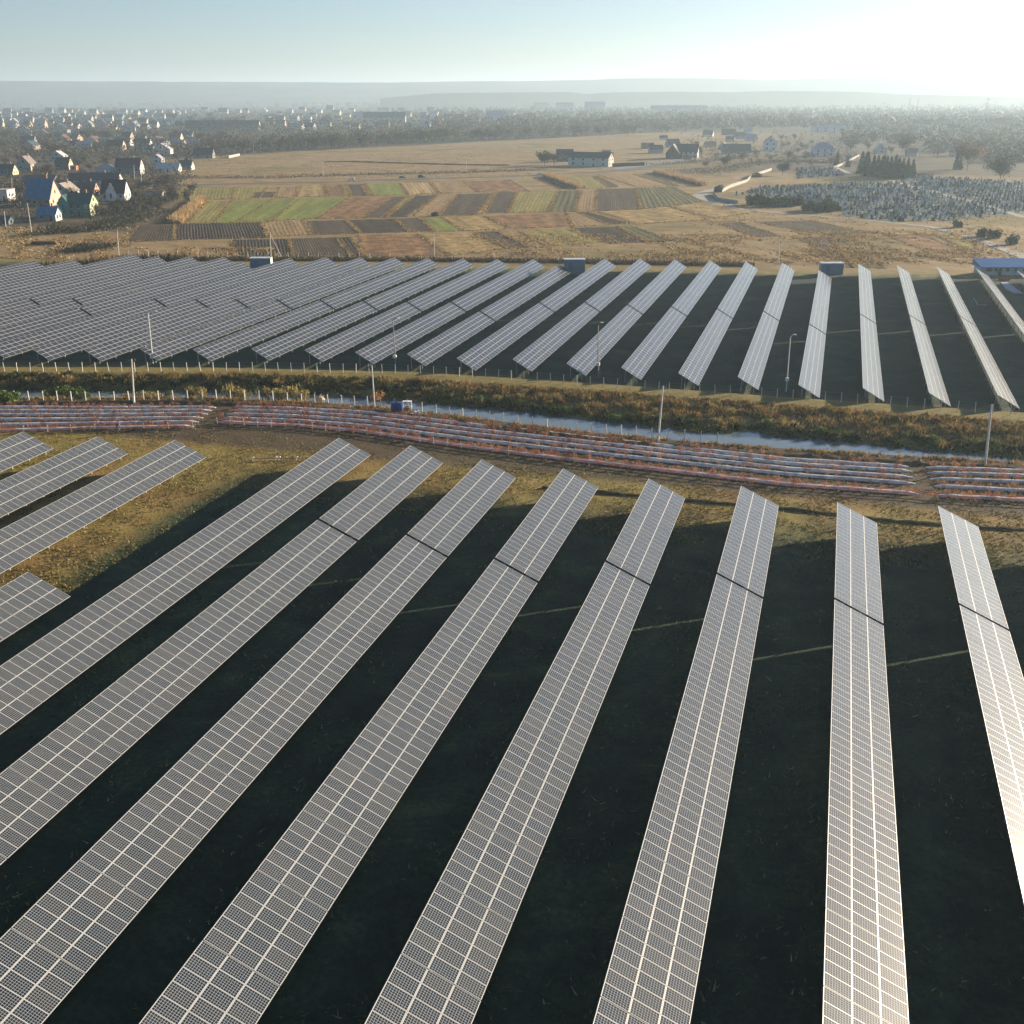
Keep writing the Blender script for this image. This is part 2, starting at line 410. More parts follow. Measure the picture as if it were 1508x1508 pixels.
GLASS = glass_material('solar_glass', .06, (.33, .36, .38), GLASS_R); GLASSF = glass_material('solar_glass_far', .05, (.13, .14, .165), .235)
ALU = mat('aluminium_frame', (.46, .47, .47), rough=.45, metal=.0, spec=.5)
STEEL = mat('galvanised_steel', (.33, .34, .34), (.42, .43, .42), scale=3, rough=.5, metal=.4)

def panel_into(b, cx, cy, lx, ly, fx, fy, nx, ny, T=None, rnd=0.):
    """one framed module in the table plane: rim ring, sunk glass, skirts"""
    hx, hy = lx/2, ly/2; z1, z0, zg = .035, 0., .029
    def P(x, y, z):
        q = Vector((cx+x, cy+y, z)); return T @ q if T else q
    o = [(-hx, -hy), (hx, -hy), (hx, hy), (-hx, hy)]; i = [(-hx+fx, -hy+fy), (hx-fx, -hy+fy), (hx-fx, hy-fy), (-hx+fx, hy-fy)]
    for k in range(4):
        j = (k+1) % 4
        b.poly([P(*o[k], z1), P(*o[j], z1), P(*i[j], z1), P(*i[k], z1)], 0)
        b.poly([P(*o[k], z0), P(*o[j], z0), P(*o[j], z1), P(*o[k], z1)], 0)
    b.poly([P(*q, zg) for q in i], 1, uv=[(0, 0), (nx, 0), (nx, ny), (0, ny)], r=rnd)
_pm = {}
def panel_mesh(key, lx, ly, fx, fy, nx, ny):
    if key not in _pm:
        b = MB(); panel_into(b, 0, 0, lx, ly, fx, fy, nx, ny); _pm[key] = b.mesh('solar_panel', [ALU, GLASS if key[1] else GLASSF])
    return _pm[key]
_post = {}
def post_mesh(h):
    h = round(h, 2)
    if h not in _post:
        b = MB(); b.box((0, 0, h/2), (.09, .12, h)); _post[h] = b.mesh('support_post', STEEL)
    return _post[h]

def solar_table(u, v0, v1, tilt, zlow, zg, ncol, near, label, group, indiv=0, dpsi=0., grow=0):
    """a tilted table of modules; v1 = far end, v0 = near end; high edge at X=u"""
    if near: lx, ly, fx, fy, nx, ny, px, py = 1.650, .990, .042, .024, 10, 6, 1.667, 1.01
    else:    lx, ly, fx, fy, nx, ny, px, py = .985, 1.645, .028, .028, 6, 10, 1.007, 1.67
    W = ncol*px; ct, st = math.cos(tilt), math.sin(tilt)
    n = max(1, int(round((v1-v0)/(py+.05/6))))
    py = (v1-v0-.05*((n-1)//6))/n
    root = empty('solar_table', (u+W*ct/2, v1, zg), -dpsi, label, 'solar panels', group)
    T = Matrix.Translation((-W*ct/2, 0, zlow-zg+W*st)) @ Matrix.Rotation(tilt, 4, 'Y')
    cells = []
    y = -py/2
    for r in range(n):
        if r and r % 6 == 0: y -= .05
        for c in range(ncol): cells.append(((c+.5)*px, y, r))
        y -= py
    ylen = y+py/2
    M0 = Matrix.Translation(root.location) @ Matrix.Rotation(-dpsi, 4, 'Z') @ T
    vis = []
    for k, (cx, cy, r) in enumerate(cells):
        X, Y, D = W2P(M0 @ Vector((cx, cy, 0)))
        if -4 < X < 1512 and Y < 1512: vis.append((D, k))
    vis.sort(); own = set(k for _, k in vis[:indiv])
    me = panel_mesh(('p', near), lx, ly, fx, fy, nx, ny)
    b = MB(); rest = 0
    for k, (cx, cy, r) in enumerate(cells):
        # the modules of one table never lie perfectly true
        if k in own:
            o = link('solar_panel', me, root); o.matrix_local = T @ Matrix.Translation((cx, cy, 0)) @ Matrix.Rotation(rng.normal()*.0022, 4, 'X') @ Matrix.Rotation(rng.normal()*.0022, 4, 'Y')
        else:
            panel_into(b, 0, 0, lx, ly, fx, fy, nx, ny, T @ Matrix.Translation((cx, cy, 0)) @ Matrix.Rotation(rng.normal()*.0022, 4, 'X') @ Matrix.Rotation(rng.normal()*.0022, 4, 'Y'), random.random()+.001); rest += 1
    if rest:
        o = b.build('solar_panel' if indiv else 'panel_array', [ALU, GLASS if near else GLASSF], root)
        if indiv: o['kind'] = 'stuff'
    # carrying frame: purlins, rafters
    fb = MB()
    for fcol in (.12, .38, .62, .88):
        c = T @ Vector((W*fcol, ylen/2, -.05)); fb.box(c, (.05, -ylen-.1, .07))
    step = 3.05 if near else 5.0
    k = int(-ylen/step); ys = [-(.5+i*(-ylen-1.)/max(1, k)) for i in range(k+1)]
    for yy in ys:
        fb.tube(T @ Vector((W*.05, yy, -.12)), T @ Vector((W*.95, yy, -.12)), .045, n=4)
    fb.build('support_frame', STEEL, root)
    for yy in ys:
        for fx_ in (.2, .8):
            q = T @ Vector((W*fx_, yy, -.13))
            link('support_post', post_mesh(q.z), root, (q.x, q.y, 0))
    return root

NU = [-62.32, -51.69, -40.7, -29.82, -18.9, -7.86, 3.22, 14.2]
NV = [130.27, 129.73, 126.55, 125.84, 124.97, 125.32, 122.62, 124.48]
NB = [None, 101.85, 100.32, 96.74, 99.1, 99.11, 96.34, 98.24]
NEND = [58, 42, 34, 31, 31, 31, 31, 40]
NT = R(24.54)
ordn = ['leftmost', 'second from left', 'third from left', 'fourth from left', 'fourth from right', 'third from right', 'second from right', 'rightmost']
for i in range(8):
    g = 'solar tables of the near field'
    if NB[i] is None:
        solar_table(NU[i], NEND[i], NV[i], NT, .75, 0, 3, True, 'unbroken long solar table beside the open yellow grass, near field, three panels wide', g, 100)
    else:
        solar_table(NU[i], NB[i]+.0, NV[i], NT, .75, 0, 3, True, 'short solar table beyond the dark gap, '+ordn[i]+' of eight long near rows', g, 100)
        solar_table(NU[i], NEND[i], NB[i]-.50, NT, .75, 0, 3, True, 'long solar table below the dark gap, '+ordn[i]+' of eight long near rows', g, 100)
for u, v, e, lb in ((-72.95, 80.8, 60, 'solar table end at the left edge, lowest piece below the open yellow grass'), (-83.35, 123.35, 70, 'solar table at left bordering the open yellow grass, nearest of three short pieces'),
                 (-94.5, 121.9, 86, 'middle one of three short solar tables at the left edge'), (-105.94, 121.1, 100, 'small corner of a solar table at the far left, outermost of three')):
    solar_table(u, e, v, NT, .75, 0, 3, True, lb, 'solar tables of the near field', 100)

for u, v, e, lb in ((25.2, 122.2, 36, 'unseen extra solar table past the right edge of the near field, first of two'), (36.2, 122, 40, 'unseen extra solar table past the right edge of the near field, second of two')):  # extra rows out of view, added to shade the ground at the right
    solar_table(u, e, v, NT, .75, 0, 3, True, lb, 'solar tables of the near field', 0)

FARROWS = [  # high edge X, far end, near end, gap
 (27.2, 322.77, 180.76, 248.74), (16.93, 322.88, 179.3, 247.37), (6.83, 323., 179.59, 245.96), (-3.3, 307.78, 179.05, 231.7), (-13.36, 319.45, 181.67, 243.73), (-23.37, 319.17, 181.75, 243.79),
 (-33.45, 318.75, 183.19, 243.88), (-43.29, 317.83, 183.56, 243.58), (-53.26, 317.02, 184.08, 244.12), (-63.1, 314.23, 182.1, 240.96), (-72.93, 299.79, 182.99, 227.21), (-82.69, 307.83, 181.91, 236.21),
 (-92.54, 305.16, 181.07, 233.78), (-102.63, 303.84, 179.44, 232.21), (-112.76, 302.17, 175.91, 230.69), (-122.62, 300.62, 173.76, 228.41), (-132.39, 298.47, 170.4, 226.5), (-142.17, 296.14, 168.37, 224.78),
 (-151.6, 291.6, 167.7, 222.6), (-161.8, 281.5, 166.5, 208.6), (-171.2, 288.5, 165, 218.6), (-181.3, 286.9, 164, 216.2), (-191.3, 285.1, 166, 214), (-201.0, 287.6, 172, 222), (-210.4, 272.2, 178, 228), (-220.5, 268, 186, 226), (37.5, 322.8, 180.5, 249.5), (47.6, 321, 181, 250.5), (57.7, 318, 182, 251.5)]
FT = R(29.54); FLOW = CAMH-46.097
names = ['first', 'second', 'third', 'fourth', 'fifth', 'sixth', 'seventh', 'eighth', 'ninth', 'tenth', 'eleventh', 'twelfth', 'thirteenth', 'fourteenth', 'fifteenth', 'sixteenth', 'seventeenth', 'eighteenth', 'nineteenth', 'twentieth', 'twenty-first', 'twenty-second', 'twenty-third', 'twenty-fourth', 'twenty-fifth', 'twenty-sixth']
names += ['outer', 'outermost']
psis = [.0042, .0036, .0022, .0006, -.0008, -.0018, -.002, -.002, -.0015, -.001, 0, -.0004, -.001, -.0008]+[0]*15
order = sorted(range(len(FARROWS)), key=lambda i: -FARROWS[i][0]); rank = {i: k for k, i in enumerate(order)}
for i, (u, v1, v0, vb) in enumerate(FARROWS):
    nm = names[rank[i]-3]
    if rank[i] < 2: la, lb = 'rear solar table in the row hidden past the right edge, %s one' % ('outermost', 'outer')[rank[i]], 'front solar table in the row hidden past the right edge, %s one' % ('outermost', 'outer')[rank[i]]
    elif rank[i] == 2: la, lb = 'solar table corner cut by the right edge, rear piece near the blue-roofed building', 'solar table corner cut by the right edge, beyond the canal, front piece'
    else:
        la = 'rear solar table toward the fields, '+nm+' complete row from the right, beyond the canal'
        lb = 'front solar table ending at the canal bank, '+nm+' complete row from the right'
    g = 'solar tables of the field beyond the canal'
    dp = psis[i]
    solar_table(u+dp*(v1-245), vb+.12, v1, FT, FLOW, FARZ, 4, False, la, g, 0, dp)
    solar_table(u+dp*(vb-245), v0, vb-.85, FT, FLOW, FARZ, 4, False, lb, g, 100, dp)
# ------------------------------------------------------------------ canal plants
def basez(px, py, zf=gz):
    p = G(px, py, 0)
    for _ in range(5): p = G(px, py, zf(p.x, p.y))
    return p

SCRUB = leafmat('bank_scrub', (.065, .052, .018), (.25, .165, .058), scale=.35)
SCRUBG = leafmat('bank_green', (.035, .050, .012), (.12, .13, .03), scale=.4)
STRAW = leafmat('straw', (.26, .17, .06), (.46, .32, .13), scale=.3)
def bank_scrub():
    n = 15000
    X = rng.uniform(-150, 45, n); wf = np.array([waterF(x) for x in X]); bf = np.array([bankF(x) for x in X])
    t = rng.uniform(-.01, .97, n); Y = wf+(bf-wf)*t
    # clumpy: keep where a coarse wave field is high
    cl = np.sin(X*.9+Y*.5)+np.sin(X*.37-Y*1.1+2)+np.sin(X*2.1+1.3*Y)*.6
    keep = (cl > -1.6+rng.normal(size=n)*.7); X, Y, t, cl = X[keep], Y[keep], t[keep], cl[keep]
    Z = np.array([gz(x, y) for x, y in zip(X, Y)])
    h = (.28+.40*np.clip(cl*.4+.6, 0, 1.4))*np.where(t < .10, .4, 1)*np.where((X < -62) & (t < .3), .6, 1)*np.where(t > .85, .55, 1)
    V = []; rn = []
    for k in range(4):
        V.append(blades(np.stack([X+rng.normal(size=len(X))*.25, Y+rng.normal(size=len(X))*.25, Z], 1), h*1.2, .13, .45)); rn.append(rng.random(len(X)))
    me = npmesh('bank_scrub', np.concatenate(V), 3, [SCRUB, SCRUBG, STRAW], np.concatenate(rn),
        np.tile(np.where(t < .22+.12*np.sin(X*.6), 1, np.where(rng.random(len(X)) < .22, 2, 0)), 4))
    tag(link('bank_scrub', me), kind='stuff')
    # fringe between the near fence and the water, and along the earth bank
    n = 5200; X = rng.uniform(-150, 45, n); Y = np.array([nbank(x) for x in X])+np.abs(rng.normal(size=n))*-1.2+rng.uniform(0, 1.2, n)
    k = np.sin(X*.45)+np.sin(X*1.7)*.7 > rng.normal(size=n)*.8-.2; X, Y = X[k], Y[k]
    Z = np.array([gz(x, y) for x, y in zip(X, Y)])
    V = [blades(np.stack([X+rng.normal(size=len(X))*.2, Y+rng.normal(size=len(X))*.2, Z], 1), .42, .07, .4) for q in range(3)]
    me = npmesh('water_edge_grass', np.concatenate(V), 3, [STRAW, SCRUB], rng.random(len(X)*3), np.tile((rng.random(len(X)) < .4).astype(int), 3))
    tag(link('water_edge_grass', me), kind='stuff')
bank_scrub()

def bush_mesh(name, mats, n=420, rx=1., rz=.9, size=.16, twigs=0, core=.55, tri=False):
    """a rounded bush: leaf-sized faces on uneven lobes, hollow places left"""
    lobes = [(rng.normal(size=3)*np.array([.38, .38, .22])+np.array([0, 0, .5]), rng.uniform(.38, .62)) for _ in range(9)]
    P = []
    while len(P) < n:
        c, r = lobes[rng.integers(len(lobes))]
        d = rng.normal(size=3); d /= np.linalg.norm(d); q = c+d*r*rng.uniform(core, 1.)
        if q[2] > .02: P.append(q*np.array([rx, rx, rz]))
    P = np.array(P)
    V = leaf_quads(P, size, .55); mi = rng.integers(0, len(mats), n) if len(mats) > 1 else np.zeros(n)
    return npmesh(name, V, 4, mats, rng.random(n), mi)
WILLOW = leafmat('pale_willow_leaf', (.14, .15, .035), (.30, .28, .09), scale=.8)
GREENB = leafmat('green_bush_leaf', (.06, .095, .02), (.16, .22, .05), scale=.8)
RUST = leafmat('rust_shrub_leaf', (.22, .10, .045), (.36, .18, .08), scale=.8)
DARKB = leafmat('dark_bush_leaf', (.020, .032, .012), (.055, .062, .022), scale=.8)
REED = leafmat('reed_plume', (.30, .24, .17), (.48, .40, .30), scale=.8)
_w = [bush_mesh('willow_bush', [WILLOW, STRAW], 420, 1, 1.0, .13) for _ in range(2)]
_g = [bush_mesh('green_bush', [GREENB], 420, 1, .8, .14) for _ in range(2)]
_r = [bush_mesh('rust_shrub', [RUST], 260, 1, .9, .13) for _ in range(2)]
_d = [bush_mesh('dark_bush', [DARKB, SCRUBG], 380, 1, .75, .16) for _ in range(2)]
def bush(kind, meshes, px, py, s, label, group, zfun=gz, sz=None):
    p = G(px, py, -1.0)
    for _ in range(3): p = G(px, py, zfun(p.x, p.y))
    o = link(kind, random.choice(meshes), None, (p.x, p.y, p.z-.05), (0, 0, random.uniform(0, 6.28)), (s, s, sz or s))
    return tag(o, label, 'bush', group)
for px, py, s in ((5, 594, 2.0), (20, 592, 1.6), (78, 591, 2.1), (97, 588, 2.2), (114, 590, 2.0), (128, 592, 1.5), (250, 581, .8)):
    bush('green_bush', _g, px, py, s, 'low yellow-green bush growing between white fence posts and canal water', 'green bushes on the near canal bank')
for px, py, s, sz in ((283, 589, 1.4, 2.2), (297, 588, 1.5, 2.0), (345, 589, 1.5, 2.3), (357, 589, 1.4, 1.9), (388, 589, 1.1, 1.9), (410, 588, 1.3, 1.8), (430, 588, 1.6, 2.2), (443, 590, 1.2, 1.6), (210, 590, 1.2, 1.5), (228, 590, 1.3, 1.4), (187, 590, 1.0, 1.2), (415, 593, .9, .9)):
    bush('willow_bush', _w, px, py, s, 'loose straw-green willow bush by the near bank, left stretch of canal', 'willow bushes on the near canal bank', sz=sz)
bush('brown_bush', _r, 558, 589, 1.6, 'round brown bush beside the leaning concrete pole at the canal', None)
for k in range(44):
    X = -76+k*2.45+random.uniform(-1.3, 1.3); t = random.uniform(.4, .92); Y = waterF(X)+(bankF(X)-waterF(X))*t
    o = link('rust_shrub', random.choice(_r), None, (X, Y, gz(X, Y)), (0, 0, k), (random.uniform(.55, .85),)*3)
    tag(o, 'small rounded rust-coloured shrub high on the overgrown far canal bank', 'bush', 'rust shrubs on the far canal bank')
for k in range(46):
    X = -85+k*2.6+random.uniform(-1, 1); t = random.uniform(.02, .2) if X > -60 else random.uniform(.25, .5); Y = waterF(X)+(bankF(X)-waterF(X))*t+.6
    o = link('dark_bush', random.choice(_d if k % 3 else _g), None, (X, Y, gz(X, Y)-.1), (0, 0, k), (random.uniform(.9, 1.5), random.uniform(.9, 1.4), random.uniform(.7, 1.3)))
    tag(o, 'dark green bush overhanging the far water edge of the canal', 'bush', 'dark bushes at the far water edge')
for k in range(60):
    X = -148+k*1.4+random.uniform(-1, 1); t = random.uniform(.3, .75); Y = waterF(X)+(bankF(X)-waterF(X))*t
    o = link('dark_bush', random.choice(_d), None, (X, Y, gz(X, Y)-.1), (0, 0, k), (random.uniform(1.0, 1.8), random.uniform(.8, 1.3), random.uniform(.7, 1.3)))
    tag(o, 'dark leafy bush on the shaded left stretch of far canal bank', 'bush', 'dark bushes on the left canal bank')
for k in range(60):
    X = -90+k*2.1+random.uniform(-1.2, 1.2); t = random.uniform(.2, .9); Y = waterF(X)+(bankF(X)-waterF(X))*t
    o = link('straw_shrub', random.choice(_w), None, (X, Y, gz(X, Y)-.05), (0, 0, k), (random.uniform(.45, .8),)*2+(random.uniform(.6, 1.1),))
    tag(o, 'loose straw-coloured shrub in the scrub of the far canal bank', 'bush', 'straw shrubs on the far canal bank')
# pale seed heads along the bank
V = []
for cx, cy, n, sx in ((1155, 628, 60, 24), (478, 588, 34, 20), (700, 583, 8, 6)):
    for _ in range(n):
        x, y = cx+random.gauss(0, sx), cy+random.gauss(0, 4); p = G(x, y, -1.)
        for _i in range(3): p = G(x, y, gz(p.x, p.y))
        V.append((p.x, p.y, max(p.z, -1.1)+random.uniform(.5, 1.1)))
tag(link('reed_plumes', npmesh('reed_plumes', leaf_quads(np.array(V), .11, .5), 4, REED, rng.random(len(V)))), kind='stuff')

# ------------------------------------------------------------------ fences
CONC = mat('concrete_post', (.52, .52, .48), (.66, .65, .60), scale=5, rough=.8)
WIRE = mat('fence_wire', (.25, .25, .24), rough=.5, metal=.5)
def fence(name, pts, step, h, pw, wires, label, postmat=CONC, zf=gz, group=None, wr=.009, maxposts=100):
    P = densify([Vector((p[0], p[1], 0)) for p in pts], 1.0)
    # even spacing
    L_ = [0]
    for a, c in zip(P, P[1:]): L_.append(L_[-1]+(c-a).length)
    N_ = int(L_[-1]/step); Q = []
    for k in range(N_+1):
        s = k*step; x = np.interp(s, L_, [p.x for p in P]); y = np.interp(s, L_, [p.y for p in P]); Q.append(Vector((x, y, zf(x, y))))
    root = empty(name, Q[0], 0, label, 'fence', group)
    b = MB(); b.box((0, 0, h/2-.1), (pw, pw, h+.2), taper=.85); me = b.mesh('post', postmat)
    extra = []
    for k, q in enumerate(Q):
        tilt = (random.gauss(0, .025), random.gauss(0, .025), random.uniform(0, .4))
        link('post', me, root, q-Q[0], tilt)
    wb = MB()
    for z in wires:
        for a, c in zip(Q, Q[1:]): wb.tube(a-Q[0]+Vector((0, 0, z)), c-Q[0]+Vector((0, 0, z-.01)), wr, n=3, cap=False)
    wb.build('wire', WIRE, root)
    return root
fence('canal_fence', [(p.x, p.y) for p in (G(x, y, 0) for x, y in ((-20, 590), (22, 590), (163, 591), (304, 588), (441, 590), (507, 594.7), (570, 601), (654, 608), (742, 620), (811, 627), (883, 636), (957, 646), (1035, 651), (1075, 656)))], 2.35, 1.65, .14, (.25, .6, .95, 1.3, 1.55), 'wire fence of white concrete posts along the near edge of the canal')
fence('array_fence', [(p.x, p.y) for p in (basez(x, y) for x, y in ((-30, 546), (17, 547), (369, 546.5), (585, 550), (727, 557), (981, 577)))], 2.35, 1.65, .11, (.3, .7, 1.1, 1.55), 'left length of grey post and wire fence before the far solar rows', CONC)
fence('array_fence', [(p.x, p.y) for p in (basez(x, y) for x, y in ((985, 577.4), (1070, 582), (1200, 590), (1335, 600), (1508, 613), (1560, 617)))], 2.5, 1.65, .10, (.3, .7, 1.1, 1.55), 'right length of grey post and wire fence before the far solar rows', CONC)
fence('boundary_fence', [(p.x, p.y) for p in (G(x, y) for x, y in ((190, 378), (420, 381), (640, 384), (860, 386), (1100, 391)))], 3.2, 2.0, .12, (.4, .8, 1.2, 1.6, 1.95), 'long thin boundary fence behind the far solar rows, in front of the ploughed plots', CONC, wr=.012)

# dark hedge-like wall of wild grass behind the far array
V = []; n = 9000
for k in range(n):
    px = random.uniform(-10, 1110); py = np.interp(px, [-10, 60, 190, 330, 640, 860, 1110], [412, 398, 386, 384, 385, 388, 393])-random.uniform(0, 3.4)
    p = G(px, py); V.append((p.x, p.y, FARZ))
V = np.array(V); hgt = np.where(V[:, 0] < -190, 1.9, 1.0)*rng.uniform(.5, 1.2, n)
DRYDARK = leafmat('dead_weed', (.050, .034, .016), (.12, .075, .032), scale=.1)
tag(link('dead_weed_belt', npmesh('dead_weed_belt', blades(V, hgt, .35, .3), 3, [DRYDARK], rng.random(n))), kind='stuff')

# ------------------------------------------------------------------ mulched beds with red shrubs
FILM = mat('mulch_film', (.34, .34, .34), (.66, .67, .68), c3=(.58, .60, .62), scale=1.1, rough=.42, bump=.035, bscale=3.5, spec=.5)
def bed_path(pts): return densify([G(x, y, 0) for x, y in pts], 1.3)
def bed(pts, label, group):
    P = bed_path(pts); c = P[len(P)//2]; b = MB(); prof = []
    Wd, Hh = .85, .36
    for i in range(len(P)):
        d = (P[min(i+1, len(P)-1)]-P[max(0, i-1)]).normalized(); nr = Vector((-d.y, d.x, 0))
        e = min(i, len(P)-1-i); k = (.55 if e == 0 else 1)*random.uniform(.93, 1.07); hk = (.35 if e == 0 else 1)*random.uniform(.9, 1.1)
        row_ = []
        for a in range(7):
            t = a/6*PI; row_.append(P[i]-c+nr*(-math.cos(t)*Wd/2*k)+Vector((0, 0, Hh*hk*math.sin(t)**.7-.02+(.0 if 0 < a < 6 else -.05))))
        prof.append(row_)
    for i in range(len(P)-1):
        for a in range(6): b.poly([prof[i][a], prof[i+1][a], prof[i+1][a+1], prof[i][a+1]])
    b.poly(prof[0]); b.poly(prof[-1][::-1])
    o = b.build('mulched_bed', FILM, None, c, smooth=True); tag(o, label, 'planting bed', group); return P
rows_y = [601.3, 606, 611.3, 617.6, 624.1, 631.2]
endA = [(317.7, 600.7), (311, 605), (305.8, 610.3), (299, 616), (292.5, 622), (286, 628.5)]
lefty = [600.5, 605.5, 611.5, 618.5, 626.3, 634.8]
beds = []; ords = ['rearmost', 'second from rear', 'third from rear', 'fourth from rear', 'fifth from rear', 'front']
for k in range(6):
    beds.append((0, k, bed([(-25, lefty[k]+.4), (0, lefty[k]), (140, rows_y[k]), endA[k]], 'silver film covered planting bed left of the bare track, %s of six' % ords[k], 'planting beds left of the track')))
startB = [(345, 600), (339, 604.5), (333, 610), (325, 616.5), (320, 622)]
b540 = [608, 614.5, 621, 628, 636.5]; b700 = [626.7, 633.6, 640.3, 648.5, 660]; b800 = [637.8, 644.3, 651.3, 660, 672.5]; b1160 = [677.3, 683.5, 691, 699.3, 714]
endB = [(1337.7, 688), (1343.5, 695), (1344.6, 704), (1348, 713), (1353, 728)]
b440 = [602.5, 607.5, 613.5, 620, 627.0]
for k in range(5):
    beds.append((1, k, bed([startB[k], (440, b440[k]), (540, b540[k]), (700, b700[k]), (800, b800[k]), (1160, b1160[k]), endB[k]], 'long curving silver planting bed in the middle stretch, %s of five' % (ords[k] if k < 4 else 'front'), 'planting beds of the middle stretch')))
stC = [(1363, 689.3), (1365.4, 697), (1369, 706), (1375.8, 716.5), (1377, 730.4)]; y1508 = [694.5, 701.4, 710.6, 723.5, 737.3]
for k in range(5):
    beds.append((2, k, bed([stC[k], (1508, y1508[k]), (1560, y1508[k]+2.6)], 'silver planting bed at the right edge past the bare gap, %s of five' % (ords[k] if k < 4 else 'front'), 'planting beds at the right edge')))
RED = leafmat('red_shrub_leaf', (.27, .105, .065), (.44, .22, .13), scale=.25)
REDB = leafmat('brown_twig', (.14, .07, .04), (.24, .13, .07), scale=.6)
def shrub_mesh():
    n = 46; P = rng.normal(size=(n, 3))*np.array([.26, .26, .20])+np.array([0, 0, .52]); P[:, 2] = np.abs(P[:, 2])
    V = leaf_quads(P, .10, .6); st = blades(np.zeros((7, 3))+np.array([0, 0, .05]), .8, .03, .35)
    st4 = np.repeat(st.reshape(7, 3, 3), [1], axis=1) if False else np.concatenate([st.reshape(7, 3, 3), st.reshape(7, 3, 3)[:, 2:3]], 1).reshape(-1, 3)
    return npmesh('red_shrub', np.concatenate([V, st4]), 4, [RED, REDB], rng.random(n+7), [0]*n+[1]*7)
_s = [shrub_mesh() for _ in range(5)]
spots = []
for sec, k, P in beds:
    d = .30
    for i in range(len(P)-1):
        for _ in range(3):
            if sec == 2: pr = .5
            elif sec == 1: pr = .68 if k < 4 else .85
            else: pr = .5 if k < 5 else .62
            q = P[i].lerp(P[i+1], random.random())
            if sec == 1 and q.x > -25: pr *= .55
            if random.random() < pr:
                spots.append((q.x+random.gauss(0, .14), q.y+random.gauss(0, .14), .33, random.uniform(.45, .9)))
    # fallen red leaves between the beds
spots.sort(key=lambda s: W2P((s[0], s[1], .5))[2])
vis = [s for s in spots if -5 < W2P((s[0], s[1], .5))[0] < 1513]; hid = [s for s in spots if not -5 < W2P((s[0], s[1], .5))[0] < 1513]
for x, y, z, sc in vis[:300]:
    o = link('red_shrub', random.choice(_s), None, (x, y, z), (0, 0, random.uniform(0, 6)), (sc,)*3)
    tag(o, 'small red-leaved berry shrub planted through a silver bed', 'shrub', 'red shrubs on the planting beds')
def merge(name, src, places, mats, nper=4):
    VS = []; RN = []; MI = []
    for x, y, z, sc in places:
        me = random.choice(src); nv = len(me.vertices); co = np.empty(nv*3, np.float32); me.vertices.foreach_get('co', co); co = co.reshape(-1, 3)
        a = random.uniform(0, 6.28); M_ = np.array([[math.cos(a), -math.sin(a), 0], [math.sin(a), math.cos(a), 0], [0, 0, 1]])
        VS.append(co@M_.T*sc+np.array([x, y, z])); mi = np.empty(len(me.polygons), np.int32); me.polygons.foreach_get('material_index', mi); MI.append(mi); RN.append(rng.random(len(mi)))
    return npmesh(name, np.concatenate(VS), nper, mats, np.concatenate(RN), np.concatenate(MI))
tag(link('red_shrubs', merge('red_shrubs', _s, vis[300:]+hid, [RED, REDB])), kind='stuff')
# red leaf litter and weeds between the beds
n = 9000; V = []
for _ in range(n):
    sec, k, P = random.choice(beds); i = random.randrange(len(P)-1); q = P[i].lerp(P[i+1], random.random())
    V.append((q.x+random.gauss(0, .5), q.y+random.choice((-1, 1))*random.uniform(.5, 1.3), 0))
tag(link('bed_weeds', npmesh('bed_weeds', blades(np.array(V), .3, .06, .6), 3, [STRAW, RED, SCRUB], rng.random(n), rng.choice(3, n, p=[.5, .12, .38]))), kind='stuff')

# orange cord fence along the front bed
ORANGE = mat('orange_netting', (.62, .14, .045), (.72, .22, .08), scale=2, rough=.6)
PALE = mat('pale_stake', (.55, .42, .33), rough=.7)
def cordfence(pts, step, label, group):
    P = densify([G(x, y, 0) for x, y in pts], step); b = MB(); P0 = P[0]
    root = empty('orange_fence', P0, 0, label, 'fence', group)
    pm = MB(); pm.box((0, 0, .5), (.06, .06, 1.1)); me = pm.mesh('stake', PALE)
    for q in P: link('stake', me, root, q-P0, (random.gauss(0, .05), random.gauss(0, .05), 0))
    for z, hh in ((.42, .13), (.75, .15)):
        for a, c in zip(P, P[1:]):
            mid_ = a.lerp(c, .5)-P0+Vector((0, 0, z-random.uniform(.0, .1)))
            b.tube(a-P0+Vector((0, 0, z)), mid_, hh*.4, n=4, cap=False); b.tube(mid_, c-P0+Vector((0, 0, z)), hh*.4, n=4, cap=False)
    b.build('orange_cord', ORANGE, root)
cordfence([(320, 624.5), (440, 630.5), (540, 640), (700, 663.5), (800, 676), (1160, 717.5), (1353, 731), (1377, 733.5), (1508, 740), (1555, 742.5)], 2.1, 'orange double cord on pale stakes along the front planting bed', None)
cordfence([(-10, 638.4), (0, 638), (140, 634), (284, 631)], 2.9, 'pale stakes with sagging orange cord at the left, before the beds', None)

